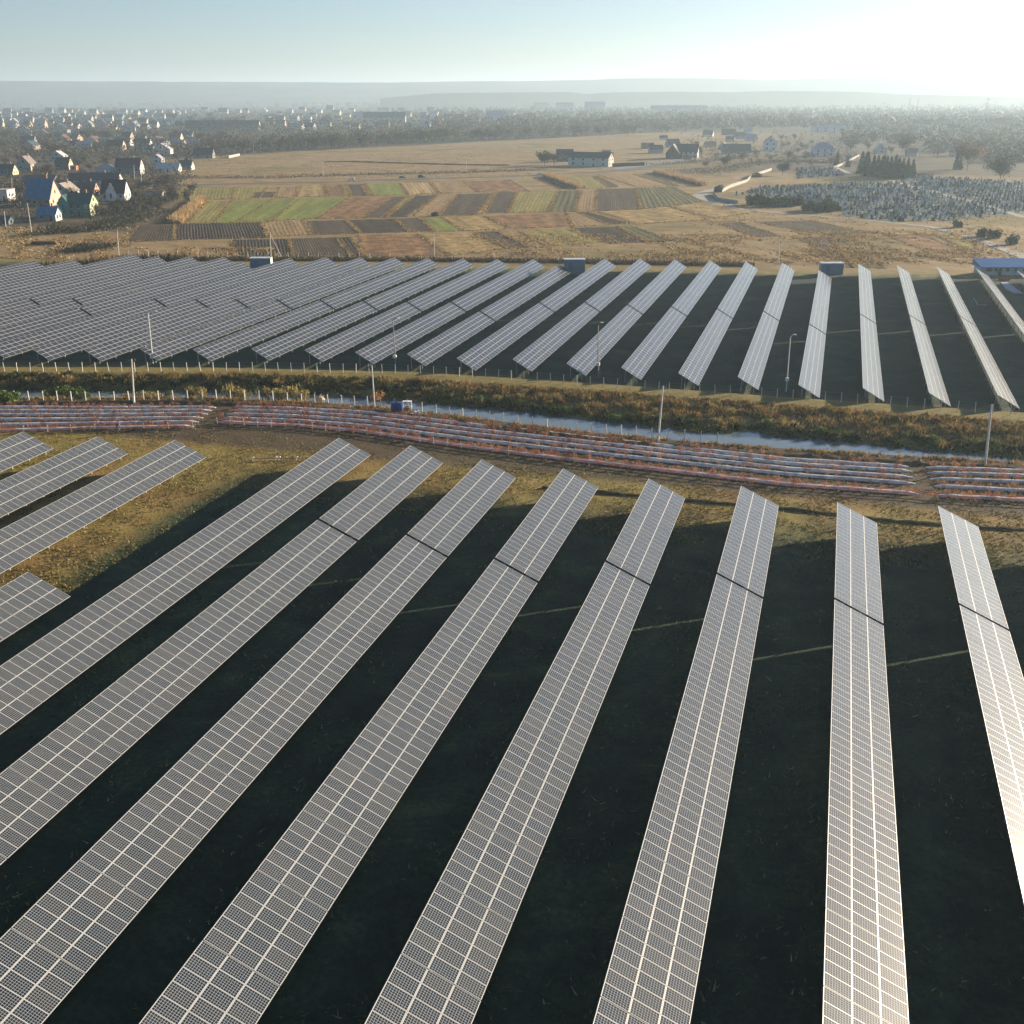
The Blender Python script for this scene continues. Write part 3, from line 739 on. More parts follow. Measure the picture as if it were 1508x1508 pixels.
# ------------------------------------------------------------------ poles
POLE = mat('pole_concrete', (.50, .48, .43), (.62, .60, .54), scale=2, rough=.8)
POLED = mat('pole_steel', (.10, .10, .10), (.16, .16, .15), scale=2, rough=.5, metal=.3)
POLEL = mat('pole_painted', (.58, .58, .57), (.68, .68, .66), scale=2, rough=.5)
WHITE = mat('white_paint', (.74, .74, .71), rough=.6)
CERAM = mat('insulator', (.30, .22, .16), rough=.3)
def topat(base, px, py):
    """the top of a pole: the place above the base, at the base's distance from the camera"""
    D = (base-CAMP).dot(fwd); return CAMP+rimg*((px-754)*D/F)-uimg*((py-754)*D/F)+fwd*D
def pole(bp, tp, r, label, mt, arm=None, boxz=None, cross=True, band=False, name='utility_pole', strut=None):
    b0 = basez(*bp); t0 = topat(b0, *tp); h = t0-b0; root = empty(name, b0, 0, label, 'pole')
    b = MB(); b.tube((0, 0, -.3), h, r*1.25, r*.8, n=8); b.build('shaft', mt, root)
    if cross:
        c = MB(); c.box(h+Vector((0, 0, -.35)), (1.3, .1, .1), rz=.9); c.build('crossarm', POLED, root)
        for s in (-.55, 0, .55):
            q = h+Vector((math.cos(.9)*s, math.sin(.9)*s, -.3)); i = MB(); i.tube(q, q+Vector((0, 0, .28)), .05, .035, n=6); i.build('insulator', CERAM, root)
    if arm:
        a = MB(); p0 = h; p1 = h+Vector((.25, .1, .35)); p2 = h+Vector((arm, .3, .5)); a.tube(p0, p1, r*.7, n=6); a.tube(p1, p2, r*.6, n=6); a.build('lamp_arm', mt, root)
        l = MB(); l.box(p2+Vector((.25, .05, -.02)), (.6, .22, .12), taper=.7); l.build('lamp_head', WHITE, root)
    if boxz:
        q = h*(boxz/h.z); k = MB(); k.box(q+Vector((0, -.22, 0)), (.62, .34, .55)); o = k.build('switch_box', WHITE, root)
    if band:
        k = MB(); k.tube((0, 0, .1), h*(1.1/h.z), r*1.42, r*1.4, n=8); k.build('white_band', WHITE, root)
    if strut:
        s0 = basez(*strut)-b0; k = MB(); k.tube(s0, h*.92, r*1.1, r*.8, n=8); k.build('strut', mt, root)
    return root
pole((197.6, 594.5), (193.6, 528.5), .12, 'pole with white-painted foot standing by the canal fence at left', POLE, band=True)
pole((551.6, 601), (547.6, 538), .13, 'slightly leaning pale concrete pole near the blue tank', POLE)
pole((968.8, 651.8), (976.6, 568), .13, 'leaning pale pole in the middle of the near canal bank', POLE)
pole((1451, 683.5), (1460.6, 595), .14, 'grey pole by the canal near the right edge', POLE)
pole((225.5, 535.5), (218.2, 462), .10, 'pale lamp post with short arm in front of the dense left rows', POLEL, arm=1.2, cross=False, boxz=1.2, name='lamp_post')
pole((583, 541.7), (578.8, 472), .10, 'dark lamp post between two far rows, left of centre, small box low down', POLED, arm=.6, cross=False, boxz=2.0, name='lamp_post')
pole((881, 556), (881, 479), .10, 'tall dark lamp post rising before the sixth and seventh far rows, white box', POLED, cross=False, boxz=2.3, name='lamp_post', arm=.25)
pole((1157.8, 577), (1164, 454+43), .09, 'pale lamp post standing between far rows right of centre, small box', POLEL, arm=.4, cross=False, boxz=2.0, name='lamp_post')
pole((399, 379), (397.7, 342), .13, 'braced pole shaped like a narrow A above the ploughed plots', POLE, strut=(416, 381.5))
pole((640, 382), (638.6, 341), .13, 'pale pole behind the far rows at the edge of the reddish grass', POLE)
pole((858.5, 381), (860, 341), .10, 'thin pole rising behind the middle grey cabin', POLED)
pole((1147, 391), (1148.2, 349), .11, 'thin pole behind the far rows in front of the brown grass, right', POLE)
pole((175, 376), (172.4, 339), .12, 'pale pole beyond the dense left rows, beside the dark shrub patch', POLE)
pole((8.5, 334), (6, 311), .13, 'short pale pole at the left edge below the village', POLE, cross=False)
pole((46.5, 342), (40, 299), .13, 'slanting pale pole left of the small blue-roofed house', POLE)
pole((1448, 366), (1449.5, 352), .10, 'thin pole beside the gravel track near the blue-roofed building', POLED)
for k, (bx, by, tx, ty) in enumerate(((198, 264, 197, 243), (208, 270, 208, 246), (476, 259, 475, 238), (687, 254, 687, 237), (373, 226, 373, 211), (359, 223, 358, 213), (18, 283, 17, 262))):
    pole((bx, by), (tx, ty), .14, ('thin pole by the road at the purple-roofed house', 'thin pole in front of the white fence by the road', 'thin pole beyond the road, left part of the meadow', 'thin pole beyond the road, right part of the meadow', 'pole at the end of the village lane, right one', 'pole at the end of the village lane, left one', 'thin pole left of the great blue roof')[k], POLE, cross=False)

# ------------------------------------------------------------------ cabins of the far array
BLUE = mat('blue_cladding', (.12, .20, .28), (.16, .25, .33), scale=.6, rough=.5, objrand=.05)
CABR = mat('cabin_roof', (.42, .48, .52), (.55, .60, .62), scale=.8, rough=.5)
GREYD = mat('dark_opening', (.02, .022, .026), rough=.3)
def cabin(px, py, wpx, hpx, depth, label, whiteend=True, rz=PSI):
    p = G(px, py); D = (p-CAMP).dot(fwd); wm = wpx*D/F; hm = hpx*D/F*1.0/math.cos(PITCH)*.93
    root = empty('transformer_cabin', p+Vector((-math.sin(rz), math.cos(rz), 0))*depth/2, rz, label, 'cabin', 'transformer cabins of the far array')
    b = MB(); b.box((0, 0, hm/2), (wm, depth, hm), bottom=False)
    n = int(wm/.45)
    for k in range(n+1): b.box((-wm/2+k*wm/n, -depth/2-.02, hm/2), (.08, .06, hm*.94), bottom=False)
    b.build('wall', BLUE, root)
    r = MB(); r.box((0, -.1, hm+.09), (wm+.35, depth+.5, .18)); r.build('roof', CABR, root)
    if whiteend:
        e = MB(); e.box((wm/2+.04, 0, hm/2-.05), (.07, depth-.1, hm-.12)); e.build('end_panel', WHITE, root)
    else:
        e = MB(); e.box((wm/2+.04, 0, hm*.4), (.07, depth*.5, hm*.7)); e.build('door', GREYD, root)
    d = MB(); d.box((-wm*.2, -depth/2-.05, hm*.42), (1.0, .06, hm*.8)); d.build('door', mat('blue_door', (.10, .17, .25), rough=.5), root)
    return root
cabin(384, 395.5, 30, 14.5, 2.6, 'blue clad cabin with white right end behind far rows, leftmost of three')
cabin(846, 404, 30, 21, 2.6, 'light blue-grey clad cabin with white right end, middle of three')
cabin(1225, 404.5, 32, 16, 2.6, 'dull blue clad cabin at the foot of the brown field, rightmost of three', False)

# blue-roofed building at the right edge
BROOF = mat('blue_sheet_roof', (.035, .16, .38), (.05, .20, .44), scale=.5, rough=.5)
PALEW = mat('pale_wall', (.36, .40, .42), (.46, .50, .50), scale=.7, rough=.85)
def bluebuild():
    p = G(1444, 405.5); rz = PSI; D = (p-CAMP).dot(fwd); L_ = 120*D/F
    root = empty('service_building', p, rz, 'long low white building with bright blue sheet roof at the right edge', 'building')
    h = 2.3; dp = 5.0
    b = MB(); b.box((L_/2, dp/2, h/2), (L_, dp, h)); b.build('wall', PALEW, root)
    r = MB(); r.poly([(-.5, -.8, h+.05), (L_+.5, -.8, h+.05), (L_+.5, dp+.4, h+1.6), (-.5, dp+.4, h+1.6)]); r.poly([(-.5, -.8, h-.12), (L_+.5, -.8, h-.12), (L_+.5, -.8, h+.05), (-.5, -.8, h+.05)])
    r.poly([(-.5, dp+.4, h+1.6), (-.5, dp+.4, h), (-.5, -.8, h-.12), (-.5, -.8, h+.05)]); r.poly([(-.5, dp+.4, h), (-.5, dp+.4, h+1.6), (L_+.5, dp+.4, h+1.6), (L_+.5, dp+.4, h)]); r.build('roof', BROOF, root)
    for x, wd, hh, z in ((2.2, 1.6, .8, 1.5), (4.0, .7, .8, 1.5), (7.3, .9, .8, 1.5), (9.6, .7, .8, 1.5), (12, .9, .8, 1.5)):
        q = MB(); q.box((x, -.04, z), (wd, .08, hh)); q.build('window', GREYD, root)
    q = MB(); q.box((5.2, -.05, 1.0), (.95, .1, 2.0)); q.build('door', mat('brown_door', (.10, .05, .035), rough=.6), root)
bluebuild()
TARP = mat('red_tarp', (.48, .10, .05), (.58, .16, .08), scale=1, rough=.7)
b = MB(); p = G(1470, 412.5); q = G(1487, 413)
for k in range(8):
    a = p.lerp(q, k/8); c = p.lerp(q, (k+1)/8); b.tube(a+Vector((0, 0, .4)), c+Vector((0, 0, .4)), random.uniform(.38, .5), random.uniform(.38, .5), n=8)
tag(b.build('rolled_tarp', TARP), 'red-orange rolled tarpaulin lying in front of the blue-roofed building', 'tarpaulin')
b = MB(); P = [G(1474, 416.5), (G(1484, 416.5)), (G(1506, 432.5)), (G(1494, 432.5)), G(1480, 425)]
b.poly([(q.x, q.y, FARZ+.16) for q in P]); [b.poly([(P[i].x, P[i].y, FARZ), (P[(i+1) % 5].x, P[(i+1) % 5].y, FARZ), (P[(i+1) % 5].x, P[(i+1) % 5].y, FARZ+.16), (P[i].x, P[i].y, FARZ+.16)]) for i in range(5)]
b.build('concrete_pad', mat('pad_concrete', (.40, .44, .46), (.50, .53, .54), scale=1, rough=.9))['kind'] = 'structure'
# drilling boom lying between the last rows
root = empty('survey_mast', G(1440, 452), 0, 'slim pale mast leaning over a low dark trolley between the last far rows', 'mast')
b = MB(); p0 = Vector((0, 0, .5)); b.tube(p0, topat(G(1440, 452), 1433.5, 438)-G(1440, 452), .09, .06, n=6); b.build('mast', POLEL, root)
b = MB(); b.box((.9, 0, .35), (2.2, 1.2, .45)); b.build('trolley', mat('trolley', (.12, .12, .12), rough=.7), root)
for sx in (.2, 1.6):
    b = MB(); b.tube((sx, -.65, .18), (sx, .65, .18), .18, n=10); b.build('wheel', POLED, root)

# ------------------------------------------------------------------ things on the near bank
NAVY = mat('navy_tank', (.015, .045, .17), (.022, .06, .21), scale=2, rough=.4)
p = basez(585, 606.5); root = empty('water_tank', p, PSI-.05, 'dark blue water tank on a skid beside the canal fence', 'tank')
b = MB(); b.box((0, 0, .95), (1.75, 1.2, 1.25), taper=.93); 
for k in range(5): b.box((-.7+k*.35, -.62, .92), (.09, .05, 1.1))
b.build('tank_body', NAVY, root)
b = MB(); b.tube((0, 0, 1.55), (0, 0, 1.72), .22, n=10); b.build('filler_cap', NAVY, root)
b = MB(); b.box((0, -.5, .15), (2.0, .14, .3)); b.box((0, .5, .15), (2.0, .14, .3)); b.build('skid', POLED, root)
p = basez(600, 603.5); root = empty('pump_frame', p, PSI, 'white painted tube frame standing right of the blue tank', 'frame')
b = MB(); 
for x, y in ((-.65, -.4), (.65, -.4), (.65, .4), (-.65, .4)): b.tube((x, y, 0), (x, y, 1.35), .05, n=6)
for z in (.5, 1.35):
    b.tube((-.65, -.4, z), (.65, -.4, z), .05); b.tube((.65, -.4, z), (.65, .4, z), .05); b.tube((.65, .4, z), (-.65, .4, z), .05); b.tube((-.65, .4, z), (-.65, -.4, z), .05)
b.build('tube_frame', WHITE, root)
b = MB(); b.box((0, 0, .35), (.8, .5, .6), taper=.8); b.tube((.1, 0, .6), (.1, 0, 1.0), .1); b.build('pump', mat('pump_brown', (.25, .16, .12), (.4, .3, .24), scale=4, rough=.6), root)
b = MB(); b.box((0, 0, 1.39), (1.4, .9, .05)); b.build('cover_plate', WHITE, root)
SACK = mat('pale_sack', (.42, .41, .39), (.66, .64, .60), scale=6, rough=.8)
for k, (px, py, s) in enumerate(((606, 611, .35), (609, 608, .4), (613, 606.5, .42), (616, 609, .3), (620, 610.5, .26), (627, 611, .28))):
    p = basez(px, py); b = MB(); b.blob((0, 0, s*.3), s*1.2, s*.8, s*.6, n=8, k=4, jit=.2, zmin=-.6)
    tag(b.build('sack', SACK, None, p, smooth=True), 'pale crumpled sack in the litter right of the blue tank', 'sack', 'sacks beside the blue tank')
p = basez(471, 589.5); b = MB(); b.blob((0, 0, .2), .9, .7, .6, n=9, k=4, jit=.2, zmin=-.4)
tag(b.build('sand_heap', mat('sand', (.45, .35, .24), (.55, .45, .33), scale=5), None, p, smooth=True), 'small heap of pale sand behind the canal fence posts', 'heap')
p = basez(536, 556); root = empty('broken_stake', p, 0, 'orange-brown broken stake leaning on the far canal bank', 'stake')
b = MB(); b.tube((-.6, 0, -.7), (.5, 0, .6), .08, n=6); b.build('stake', mat('stake_wood', (.35, .17, .07), rough=.8), root)

# pipe lying on the yellow grass
p0 = G(372, 678.5, 0); p1 = G(437, 677.5, 0); d = (p1-p0).normalized(); root = empty('irrigation_pipe', p0, math.atan2(d.y, d.x), 'white irrigation pipe on short legs lying on the brown grass', 'pipe')
Lp = (p1-p0).length; b = MB(); b.tube((0, 0, .28), (Lp, 0, .28), .06, n=8); b.build('pipe', mat('grimy_pipe', (.30, .22, .15), (.45, .34, .24), scale=3, rough=.6), root)
for x in (0, Lp*.52, Lp*.6, Lp*.99):
    b = MB(); b.tube((x, 0, 0), (x, 0, .5), .07, n=6); b.tube((x, 0, .42), (x+.25, -.1, .52), .08, n=6); b.build('riser', WHITE, root)

# ------------------------------------------------------------------ the stooping worker
def worker():
    base = basez(173.5, 637)
    me = bpy.data.meshes.new('person'); J = [(0, 0, .88), (.0, .02, 1.08), (.02, -.10, 1.32), (.03, -.2, 1.42), (.04, -.30, 1.52), (.04, -.33, 1.62),
        (.10, 0, .84), (.13, -.04, .48), (.14, .02, .08), (.15, -.12, .03), (-.10, 0, .84), (-.12, -.02, .48), (-.15, .05, .08), (-.16, -.09, .03),
        (.20, -.14, 1.33), (.27, -.24, 1.08), (.20, -.42, .95), (.19, -.5, .91), (-.17, -.14, 1.33), (-.25, -.25, 1.07), (-.16, -.42, .92), (-.14, -.5, .88)]
    Ed = [(0, 1), (1, 2), (2, 3), (3, 4), (4, 5), (0, 6), (6, 7), (7, 8), (8, 9), (0, 10), (10, 11), (11, 12), (12, 13), (2, 14), (14, 15), (15, 16), (16, 17), (2, 18), (18, 19), (19, 20), (20, 21)]
    rad = [.15, .15, .17, .065, .10, .095, .10, .075, .05, .05, .10, .075, .05, .05, .075, .055, .042, .045, .075, .055, .042, .045]
    me.from_pydata(J, Ed, []); o = bpy.data.objects.new('person', me); C.objects.link(o)
    sk = o.modifiers.new('skin', 'SKIN'); o.modifiers.new('sub', 'SUBSURF').levels = 1; o.modifiers['sub'].render_levels = 1
    for i, r in enumerate(rad): me.skin_vertices[0].data[i].radius = (r, r)
    me.skin_vertices[0].data[0].use_root = True
    dg = bpy.context.evaluated_depsgraph_get(); m2 = bpy.data.meshes.new_from_object(o.evaluated_get(dg)); bpy.data.objects.remove(o)
    m2.name = 'person'
    for mt in (mat('work_trousers', (.10, .12, .13), rough=.9), mat('blue_jacket', (.012, .035, .20), rough=.8), mat('skin_tone', (.42, .25, .17), rough=.6), mat('boots', (.03, .025, .02), rough=.7)): m2.materials.append(mt)
    for f in m2.polygons:
        c = f.center; i = 0
        if c.z > .80: i = 1
        if c.z > 1.42 or (c.y < -.40 and c.z < 1.0): i = 2
        if c.z < .1: i = 3
        f.material_index = i; f.use_smooth = True
    o = link('person', m2, None, base, (0, 0, 2.6)); tag(o, 'person in a blue jacket stooping before the front planting bed at left', 'person')
    h = MB(); h.blob((.04, -.32, 1.62), .115, .12, .11, n=10, k=5, jit=.03, zmin=-.1); h.build('hair', mat('dark_hair', (.02, .016, .014), rough=.7), o, smooth=True)
worker()

# ------------------------------------------------------------------ grass on the sunlit ground
def tufts():
    n = 26000; P = []
    while len(P) < n:
        px = random.uniform(0, 1508); py = random.uniform(628, 905); p = G(px, py, 0)
        if p.y > nbank(p.x)-3 or (p.y > 132.5-.02*p.x and random.random() < .75): continue
        if p.x > -70 and p.y < 112: continue
        cl = math.sin(p.x*.8)+math.sin(p.y*1.1+p.x*.3)+math.sin(p.x*.21-p.y*.17)
        if cl < random.gauss(-.3, 1): continue
        P.append((p.x, p.y, 0))
    P = np.array(P); V = blades(P, .20, .09, .7)
    me = npmesh('grass_tufts', V, 3, [leafmat('tuft_straw', (.20, .15, .055), (.38, .29, .12), scale=.4), leafmat('tuft_green', (.11, .11, .03), (.20, .18, .055), scale=.4)], rng.random(n), (rng.random(n) < .45).astype(int))
    tag(link('grass_tufts', me), kind='stuff')
tufts()
def shade_tufts():
    n = 15000; P = []
    while len(P) < n:
        p = Vector((random.uniform(-72, 32), random.uniform(34, 122), 0))
        if math.sin(p.x*.35+p.y*.12)+math.sin(p.y*.41-p.x*.2) < random.gauss(.2, .8): continue
        for _ in range(3): P.append((p.x+random.gauss(0, .25), p.y+random.gauss(0, .25), 0))
    P = np.array(P); V = blades(P, .26, .07, .8)
    me = npmesh('weed_tufts', V, 3, [leafmat('weed_pale', (.10, .13, .06), (.26, .26, .13), scale=.3), leafmat('weed_green', (.03, .06, .025), (.08, .12, .04), scale=.3)], rng.random(len(P)), (rng.random(len(P)) < .6).astype(int))
    tag(link('weed_tufts', me), kind='stuff')
shade_tufts()
# ------------------------------------------------------------------ ploughed and grassy plots
def plotmat(name, c1, c2, furrow=.0, pitch=.9, bump=.12, nsc=.5):
    mt = mat(name, c1, c2, scale=nsc, rough=.95, detail=7, spec=.1)
    nt = mt.node_tree; N = nt.nodes; L = nt.links; b = N['Principled BSDF']
    col = b.inputs['Base Color'].links[0].from_socket
    uv = N.new('ShaderNodeUVMap'); uv.uv_map = 'UVMap'
    geo = N.new('ShaderNodeNewGeometry')
    wv = N.new('ShaderNodeTexWave'); wv.wave_type = 'BANDS'; wv.bands_direction = 'X'; wv.inputs['Scale'].default_value = .314/pitch
    wv.inputs['Distortion'].default_value = 1.6; wv.inputs['Detail'].default_value = 3; wv.inputs['Detail Scale'].default_value = .25
    L.new(uv.outputs[0], wv.inputs['Vector'])
    # broad strips of slightly different growth along the plot
    mp = N.new('ShaderNodeMapping'); mp.inputs['Scale'].default_value = (.22, .012, 1); L.new(uv.outputs[0], mp.inputs['Vector'])
    ns = N.new('ShaderNodeTexNoise'); ns.inputs['Scale'].default_value = 1; ns.inputs['Detail'].default_value = 5; L.new(mp.outputs[0], ns.inputs['Vector'])
    mr = N.new('ShaderNodeMapRange'); mr.inputs['From Min'].default_value = .3; mr.inputs['From Max'].default_value = .7; mr.inputs['To Min'].default_value = .66; mr.inputs['To Max'].default_value = 1.36; L.new(ns.outputs['Fac'], mr.inputs['Value'])
    m1 = N.new('ShaderNodeMapRange'); m1.inputs['To Min'].default_value = 1-furrow; m1.inputs['To Max'].default_value = 1+furrow*.5; L.new(wv.outputs['Fac'], m1.inputs['Value'])
    mm = N.new('ShaderNodeMath'); mm.operation = 'MULTIPLY'; L.new(mr.outputs[0], mm.inputs[0]); L.new(m1.outputs[0], mm.inputs[1])
    hs = N.new('ShaderNodeHueSaturation'); L.new(mm.outputs[0], hs.inputs['Value']); L.new(col, hs.inputs['Color']); L.new(hs.outputs[0], b.inputs['Base Color'])
    n2 = N.new('ShaderNodeTexNoise'); n2.inputs['Scale'].default_value = 1.1; n2.inputs['Detail'].default_value = 6; L.new(geo.outputs['Position'], n2.inputs['Vector'])
    ad = N.new('ShaderNodeMath'); ad.operation = 'MULTIPLY_ADD'; L.new(wv.outputs['Fac'], ad.inputs[0]); ad.inputs[1].default_value = furrow*1.2; L.new(n2.outputs['Fac'], ad.inputs[2])
    bp = N.new('ShaderNodeBump'); bp.inputs['Distance'].default_value = bump; L.new(ad.outputs[0], bp.inputs['Height']); L.new(bp.outputs[0], b.inputs['Normal'])
    return mt
PM = dict(
 plow=plotmat('ploughed_dark', (.034, .026, .018), (.080, .058, .036), .35, 1.1, .3),
 brown=plotmat('ploughed_brown', (.055, .040, .026), (.105, .078, .048), .25, .9, .25),
 tan=plotmat('stubble_tan', (.19, .125, .055), (.36, .24, .11), .18, 1.6, .2),
 light=plotmat('stubble_light', (.27, .185, .085), (.44, .31, .15), .2, 2.2, .2),
 green=plotmat('winter_crop', (.125, .15, .024), (.24, .25, .055), .15, 1.2, .12),
 olive=plotmat('olive_stubble', (.155, .14, .034), (.30, .245, .075), .2, 1.8, .15),
 orange=plotmat('dry_grass', (.20, .135, .048), (.39, .275, .11), .06, 3, .3, .25),
 red=plotmat('russet_grass', (.14, .075, .032), (.29, .165, .07), .06, 3, .35, .2),
 mixed=plotmat('strip_crop', (.060, .062, .024), (.15, .13, .05), .4, 3.0, .2),
)
A1 = lambda q: (q[0]*.26525, 100+q[1]*.26525)
A2 = lambda q: (350+q[0]*.26525, 100+q[1]*.26525)
A3 = lambda q: (700+q[0]*.26525, 100+q[1]*.26525)
A4 = lambda q: (1050+q[0]*.30371, 100+q[1]*.30371)
PLOTS = [
 (A1, 'plow', [(970, 868), (1445, 858), (1490, 945), (965, 955)]), (A1, 'brown', [(770, 876), (968, 872), (962, 958), (690, 968)]),
 (A1, 'brown', [(1000, 748), (1030, 748), (928, 866), (880, 868)]), (A1, 'olive', [(1152, 740), (1285, 738), (1185, 861), (1036, 864)]),
 (A1, 'green', [(1288, 738), (1660, 730), (1500, 856), (1190, 861)]), (A1, 'olive', [(1000, 668), (1300, 665), (1285, 728), (975, 735)]), (A1, 'olive', [(1302, 665), (1480, 664), (1440, 728), (1290, 730)]),
 (A2, 'brown', [(100, 690), (215, 688), (200, 720), (75, 722)]), (A2, 'plow', [(-30, 955), (280, 950), (308, 1046), (-28, 1048)]),
 (A2, 'brown', [(288, 948), (545, 942), (632, 1045), (312, 1047)]), (A2, 'plow', [(550, 942), (628, 940), (688, 1044), (640, 1045)]),
 (A2, 'tan', [(228, 664), (330, 656), (315, 718), (214, 720)]), (A2, 'orange', [(352, 650), (470, 648), (498, 712), (330, 717)]), (A2, 'red', [(484, 648), (570, 648), (600, 712), (504, 712)]),
 (A2, 'olive', [(574, 648), (600, 648), (632, 711), (604, 712)]), (A2, 'brown', [(606, 648), (685, 647), (720, 710), (636, 711)]), (A2, 'tan', [(690, 646), (708, 645), (748, 709), (724, 710)]),
 (A2, 'green', [(712, 645), (895, 641), (942, 705), (752, 709)]), (A2, 'light', [(906, 641), (1060, 637), (1113, 695), (948, 704)]), (A2, 'tan', [(1068, 636), (1250, 631), (1328, 690), (1126, 695)]),
 (A2, 'red', [(1254, 631), (1508, 622), (1620, 688), (1336, 690)]),
 (A2, 'green', [(200, 727), (612, 722), (440, 838), (0, 850)]), (A2, 'red', [(618, 722), (868, 716), (688, 836), (444, 840)]), (A2, 'brown', [(874, 716), (935, 714), (800, 832), (696, 834)]),
 (A2, 'olive', [(940, 714), (985, 712), (822, 832), (804, 832)]), (A2, 'plow', [(990, 710), (1110, 706), (935, 828), (828, 831)]), (A2, 'tan', [(1116, 705), (1222, 703), (1112, 821), (968, 826)]),
 (A2, 'brown', [(1228, 702), (1418, 696), (1322, 815), (1118, 821)]), (A2, 'light', [(1424, 696), (1444, 695), (1352, 812), (1326, 815)]),
 (A3, 'brown', [(112, 690), (234, 688), (176, 805), (70, 808)]), (A3, 'olive', [(240, 688), (456, 684), (398, 801), (180, 805)]), (A3, 'mixed', [(462, 683), (580, 680), (556, 798), (402, 801)]),
 (A3, 'tan', [(584, 680), (674, 676), (664, 796), (560, 798)]), (A3, 'brown', [(680, 672), (888, 668), (915, 788), (668, 795)]), (A3, 'mixed', [(896, 666), (1100, 660), (1262, 745), (920, 786)]),
 (A2, 'tan', [(138, 855), (360, 846), (408, 926), (172, 938)]), (A2, 'brown', [(388, 850), (598, 845), (678, 920), (420, 929)]), (A2, 'plow', [(612, 845), (864, 838), (958, 912), (692, 920)]),
 (A2, 'brown', [(872, 838), (1010, 833), (1088, 908), (968, 912)]), (A2, 'green', [(1018, 832), (1130, 829), (1248, 905), (1096, 909)]), (A2, 'orange', [(1138, 828), (1366, 822), (1500, 895), (1256, 905)]),
 (A2, 'red', [(672, 930), (1000, 924), (1175, 1044), (692, 1046)]), (A2, 'orange', [(1008, 922), (1318, 915), (1495, 1002), (1182, 1042)]), (A2, 'brown', [(1328, 912), (1440, 908), (1620, 998), (1490, 1000)]),
 (A3, 'brown', [(325, 612), (378, 608), (505, 672), (470, 674)]), (A3, 'olive', [(500, 611), (648, 602), (740, 665), (614, 671)]), (A3, 'brown', [(654, 602), (676, 600), (796, 661), (746, 665)]),
 (A3, 'tan', [(684, 592), (870, 592), (1086, 655), (892, 661)]), (A3, 'mixed', [(884, 591), (975, 586), (1128, 655), (1096, 657)]),
 (A3, 'red', [(45, 824), (498, 806), (540, 882), (212, 892)]), (A3, 'tan', [(504, 806), (560, 802), (740, 872), (544, 884)]), (A3, 'plow', [(564, 802), (622, 800), (852, 864), (744, 870)]),
 (A3, 'plow', [(534, 890), (780, 881), (960, 968), (752, 975)]), (A3, 'olive', [(244, 906), (500, 896), (715, 966), (452, 988)]), (A3, 'tan', [(120, 908), (240, 906), (400, 994), (304, 998)]),
 (A3, 'mixed', [(790, 882), (870, 880), (1100, 960), (966, 966)]), (A3, 'orange', [(680, 800), (1060, 770), (1300, 840), (900, 868)]), (A3, 'orange', [(1070, 768), (1400, 750), (1560, 800), (1330, 836)]),
 (A4, 'brown', [(200, 746), (478, 740), (758, 800), (540, 811)]), (A4, 'brown', [(32, 756), (130, 750), (328, 816), (204, 820)]), (A4, 'brown', [(420, 822), (560, 816), (690, 968), (640, 968)]),
 (A4, 'mixed', [(562, 816), (600, 816), (840, 972), (694, 968)]), (A4, 'red', [(830, 808), (1010, 806), (1270, 910), (1120, 925)]), (A4, 'olive', [(1060, 800), (1240, 830), (1290, 882), (1190, 868)]),
 (A4, 'olive', [(160, 600), (230, 575), (860, 545), (700, 528)]),
]
def plot(conv, key, pts, k):
    q = [G(*conv(p)) for p in pts]            # far-left, far-right, near-right, near-left
    n = 10; b = MB(); wd = ((q[1]-q[0]).length+(q[2]-q[3]).length)/2; ln = ((q[3]-q[0]).length+(q[2]-q[1]).length)/2
    off = random.uniform(0, 50)
    grid = [[None]*(n+1) for _ in range(n+1)]
    for i in range(n+1):
        for j in range(n+1):
            u, v = i/n, j/n; p = q[0].lerp(q[1], u).lerp(q[3].lerp(q[2], u), v)
            if i in (0, n) or j in (0, n): p = p+Vector((random.gauss(0, .45), random.gauss(0, .55), 0))
            grid[i][j] = (p.x, p.y, FARZ+.03+k*.004)
    for i in range(n):
        for j in range(n):
            b.poly([grid[i][j+1], grid[i+1][j+1], grid[i+1][j], grid[i][j]], uv=[((i)*wd/n+off, (j+1)*ln/n), ((i+1)*wd/n+off, (j+1)*ln/n), ((i+1)*wd/n+off, j*ln/n), (i*wd/n+off, j*ln/n)])
    o = b.build('field_plot', PM[key]); o['kind'] = 'structure'
for k, (cv, key, pts) in enumerate(PLOTS): plot(cv, key, pts, k % 12)

# tall dry maize left standing
MAIZE = leafmat('dry_maize', (.30, .19, .085), (.46, .32, .16), scale=.3)
def maize(cv, pts, label, h=2.3, n=2600):
    q = [G(*cv(p)) for p in pts]; P = []
    for _ in range(n):
        u, v = random.random(), random.random(); p = q[0].lerp(q[1], u).lerp(q[3].lerp(q[2], u), v); P.append((p.x, p.y, FARZ))
    P = np.array(P); c = P.mean(0); V = np.concatenate([blades(P-c, h, .30, .16), blades(P-c, h*.8, .35, .3)])
    o = link('dry_maize_strip', npmesh('dry_maize_strip', V, 3, MAIZE, rng.random(2*n)), None, tuple(c)); o['kind'] = 'stuff'
maize(A1, [(1110, 728), (1146, 736), (1005, 866), (925, 862)], '')
maize(A3, [(372, 604), (412, 600), (606, 668), (562, 674)], '')
maize(A3, [(980, 584), (1012, 580), (1292, 652), (1258, 658)], '', n=2000)

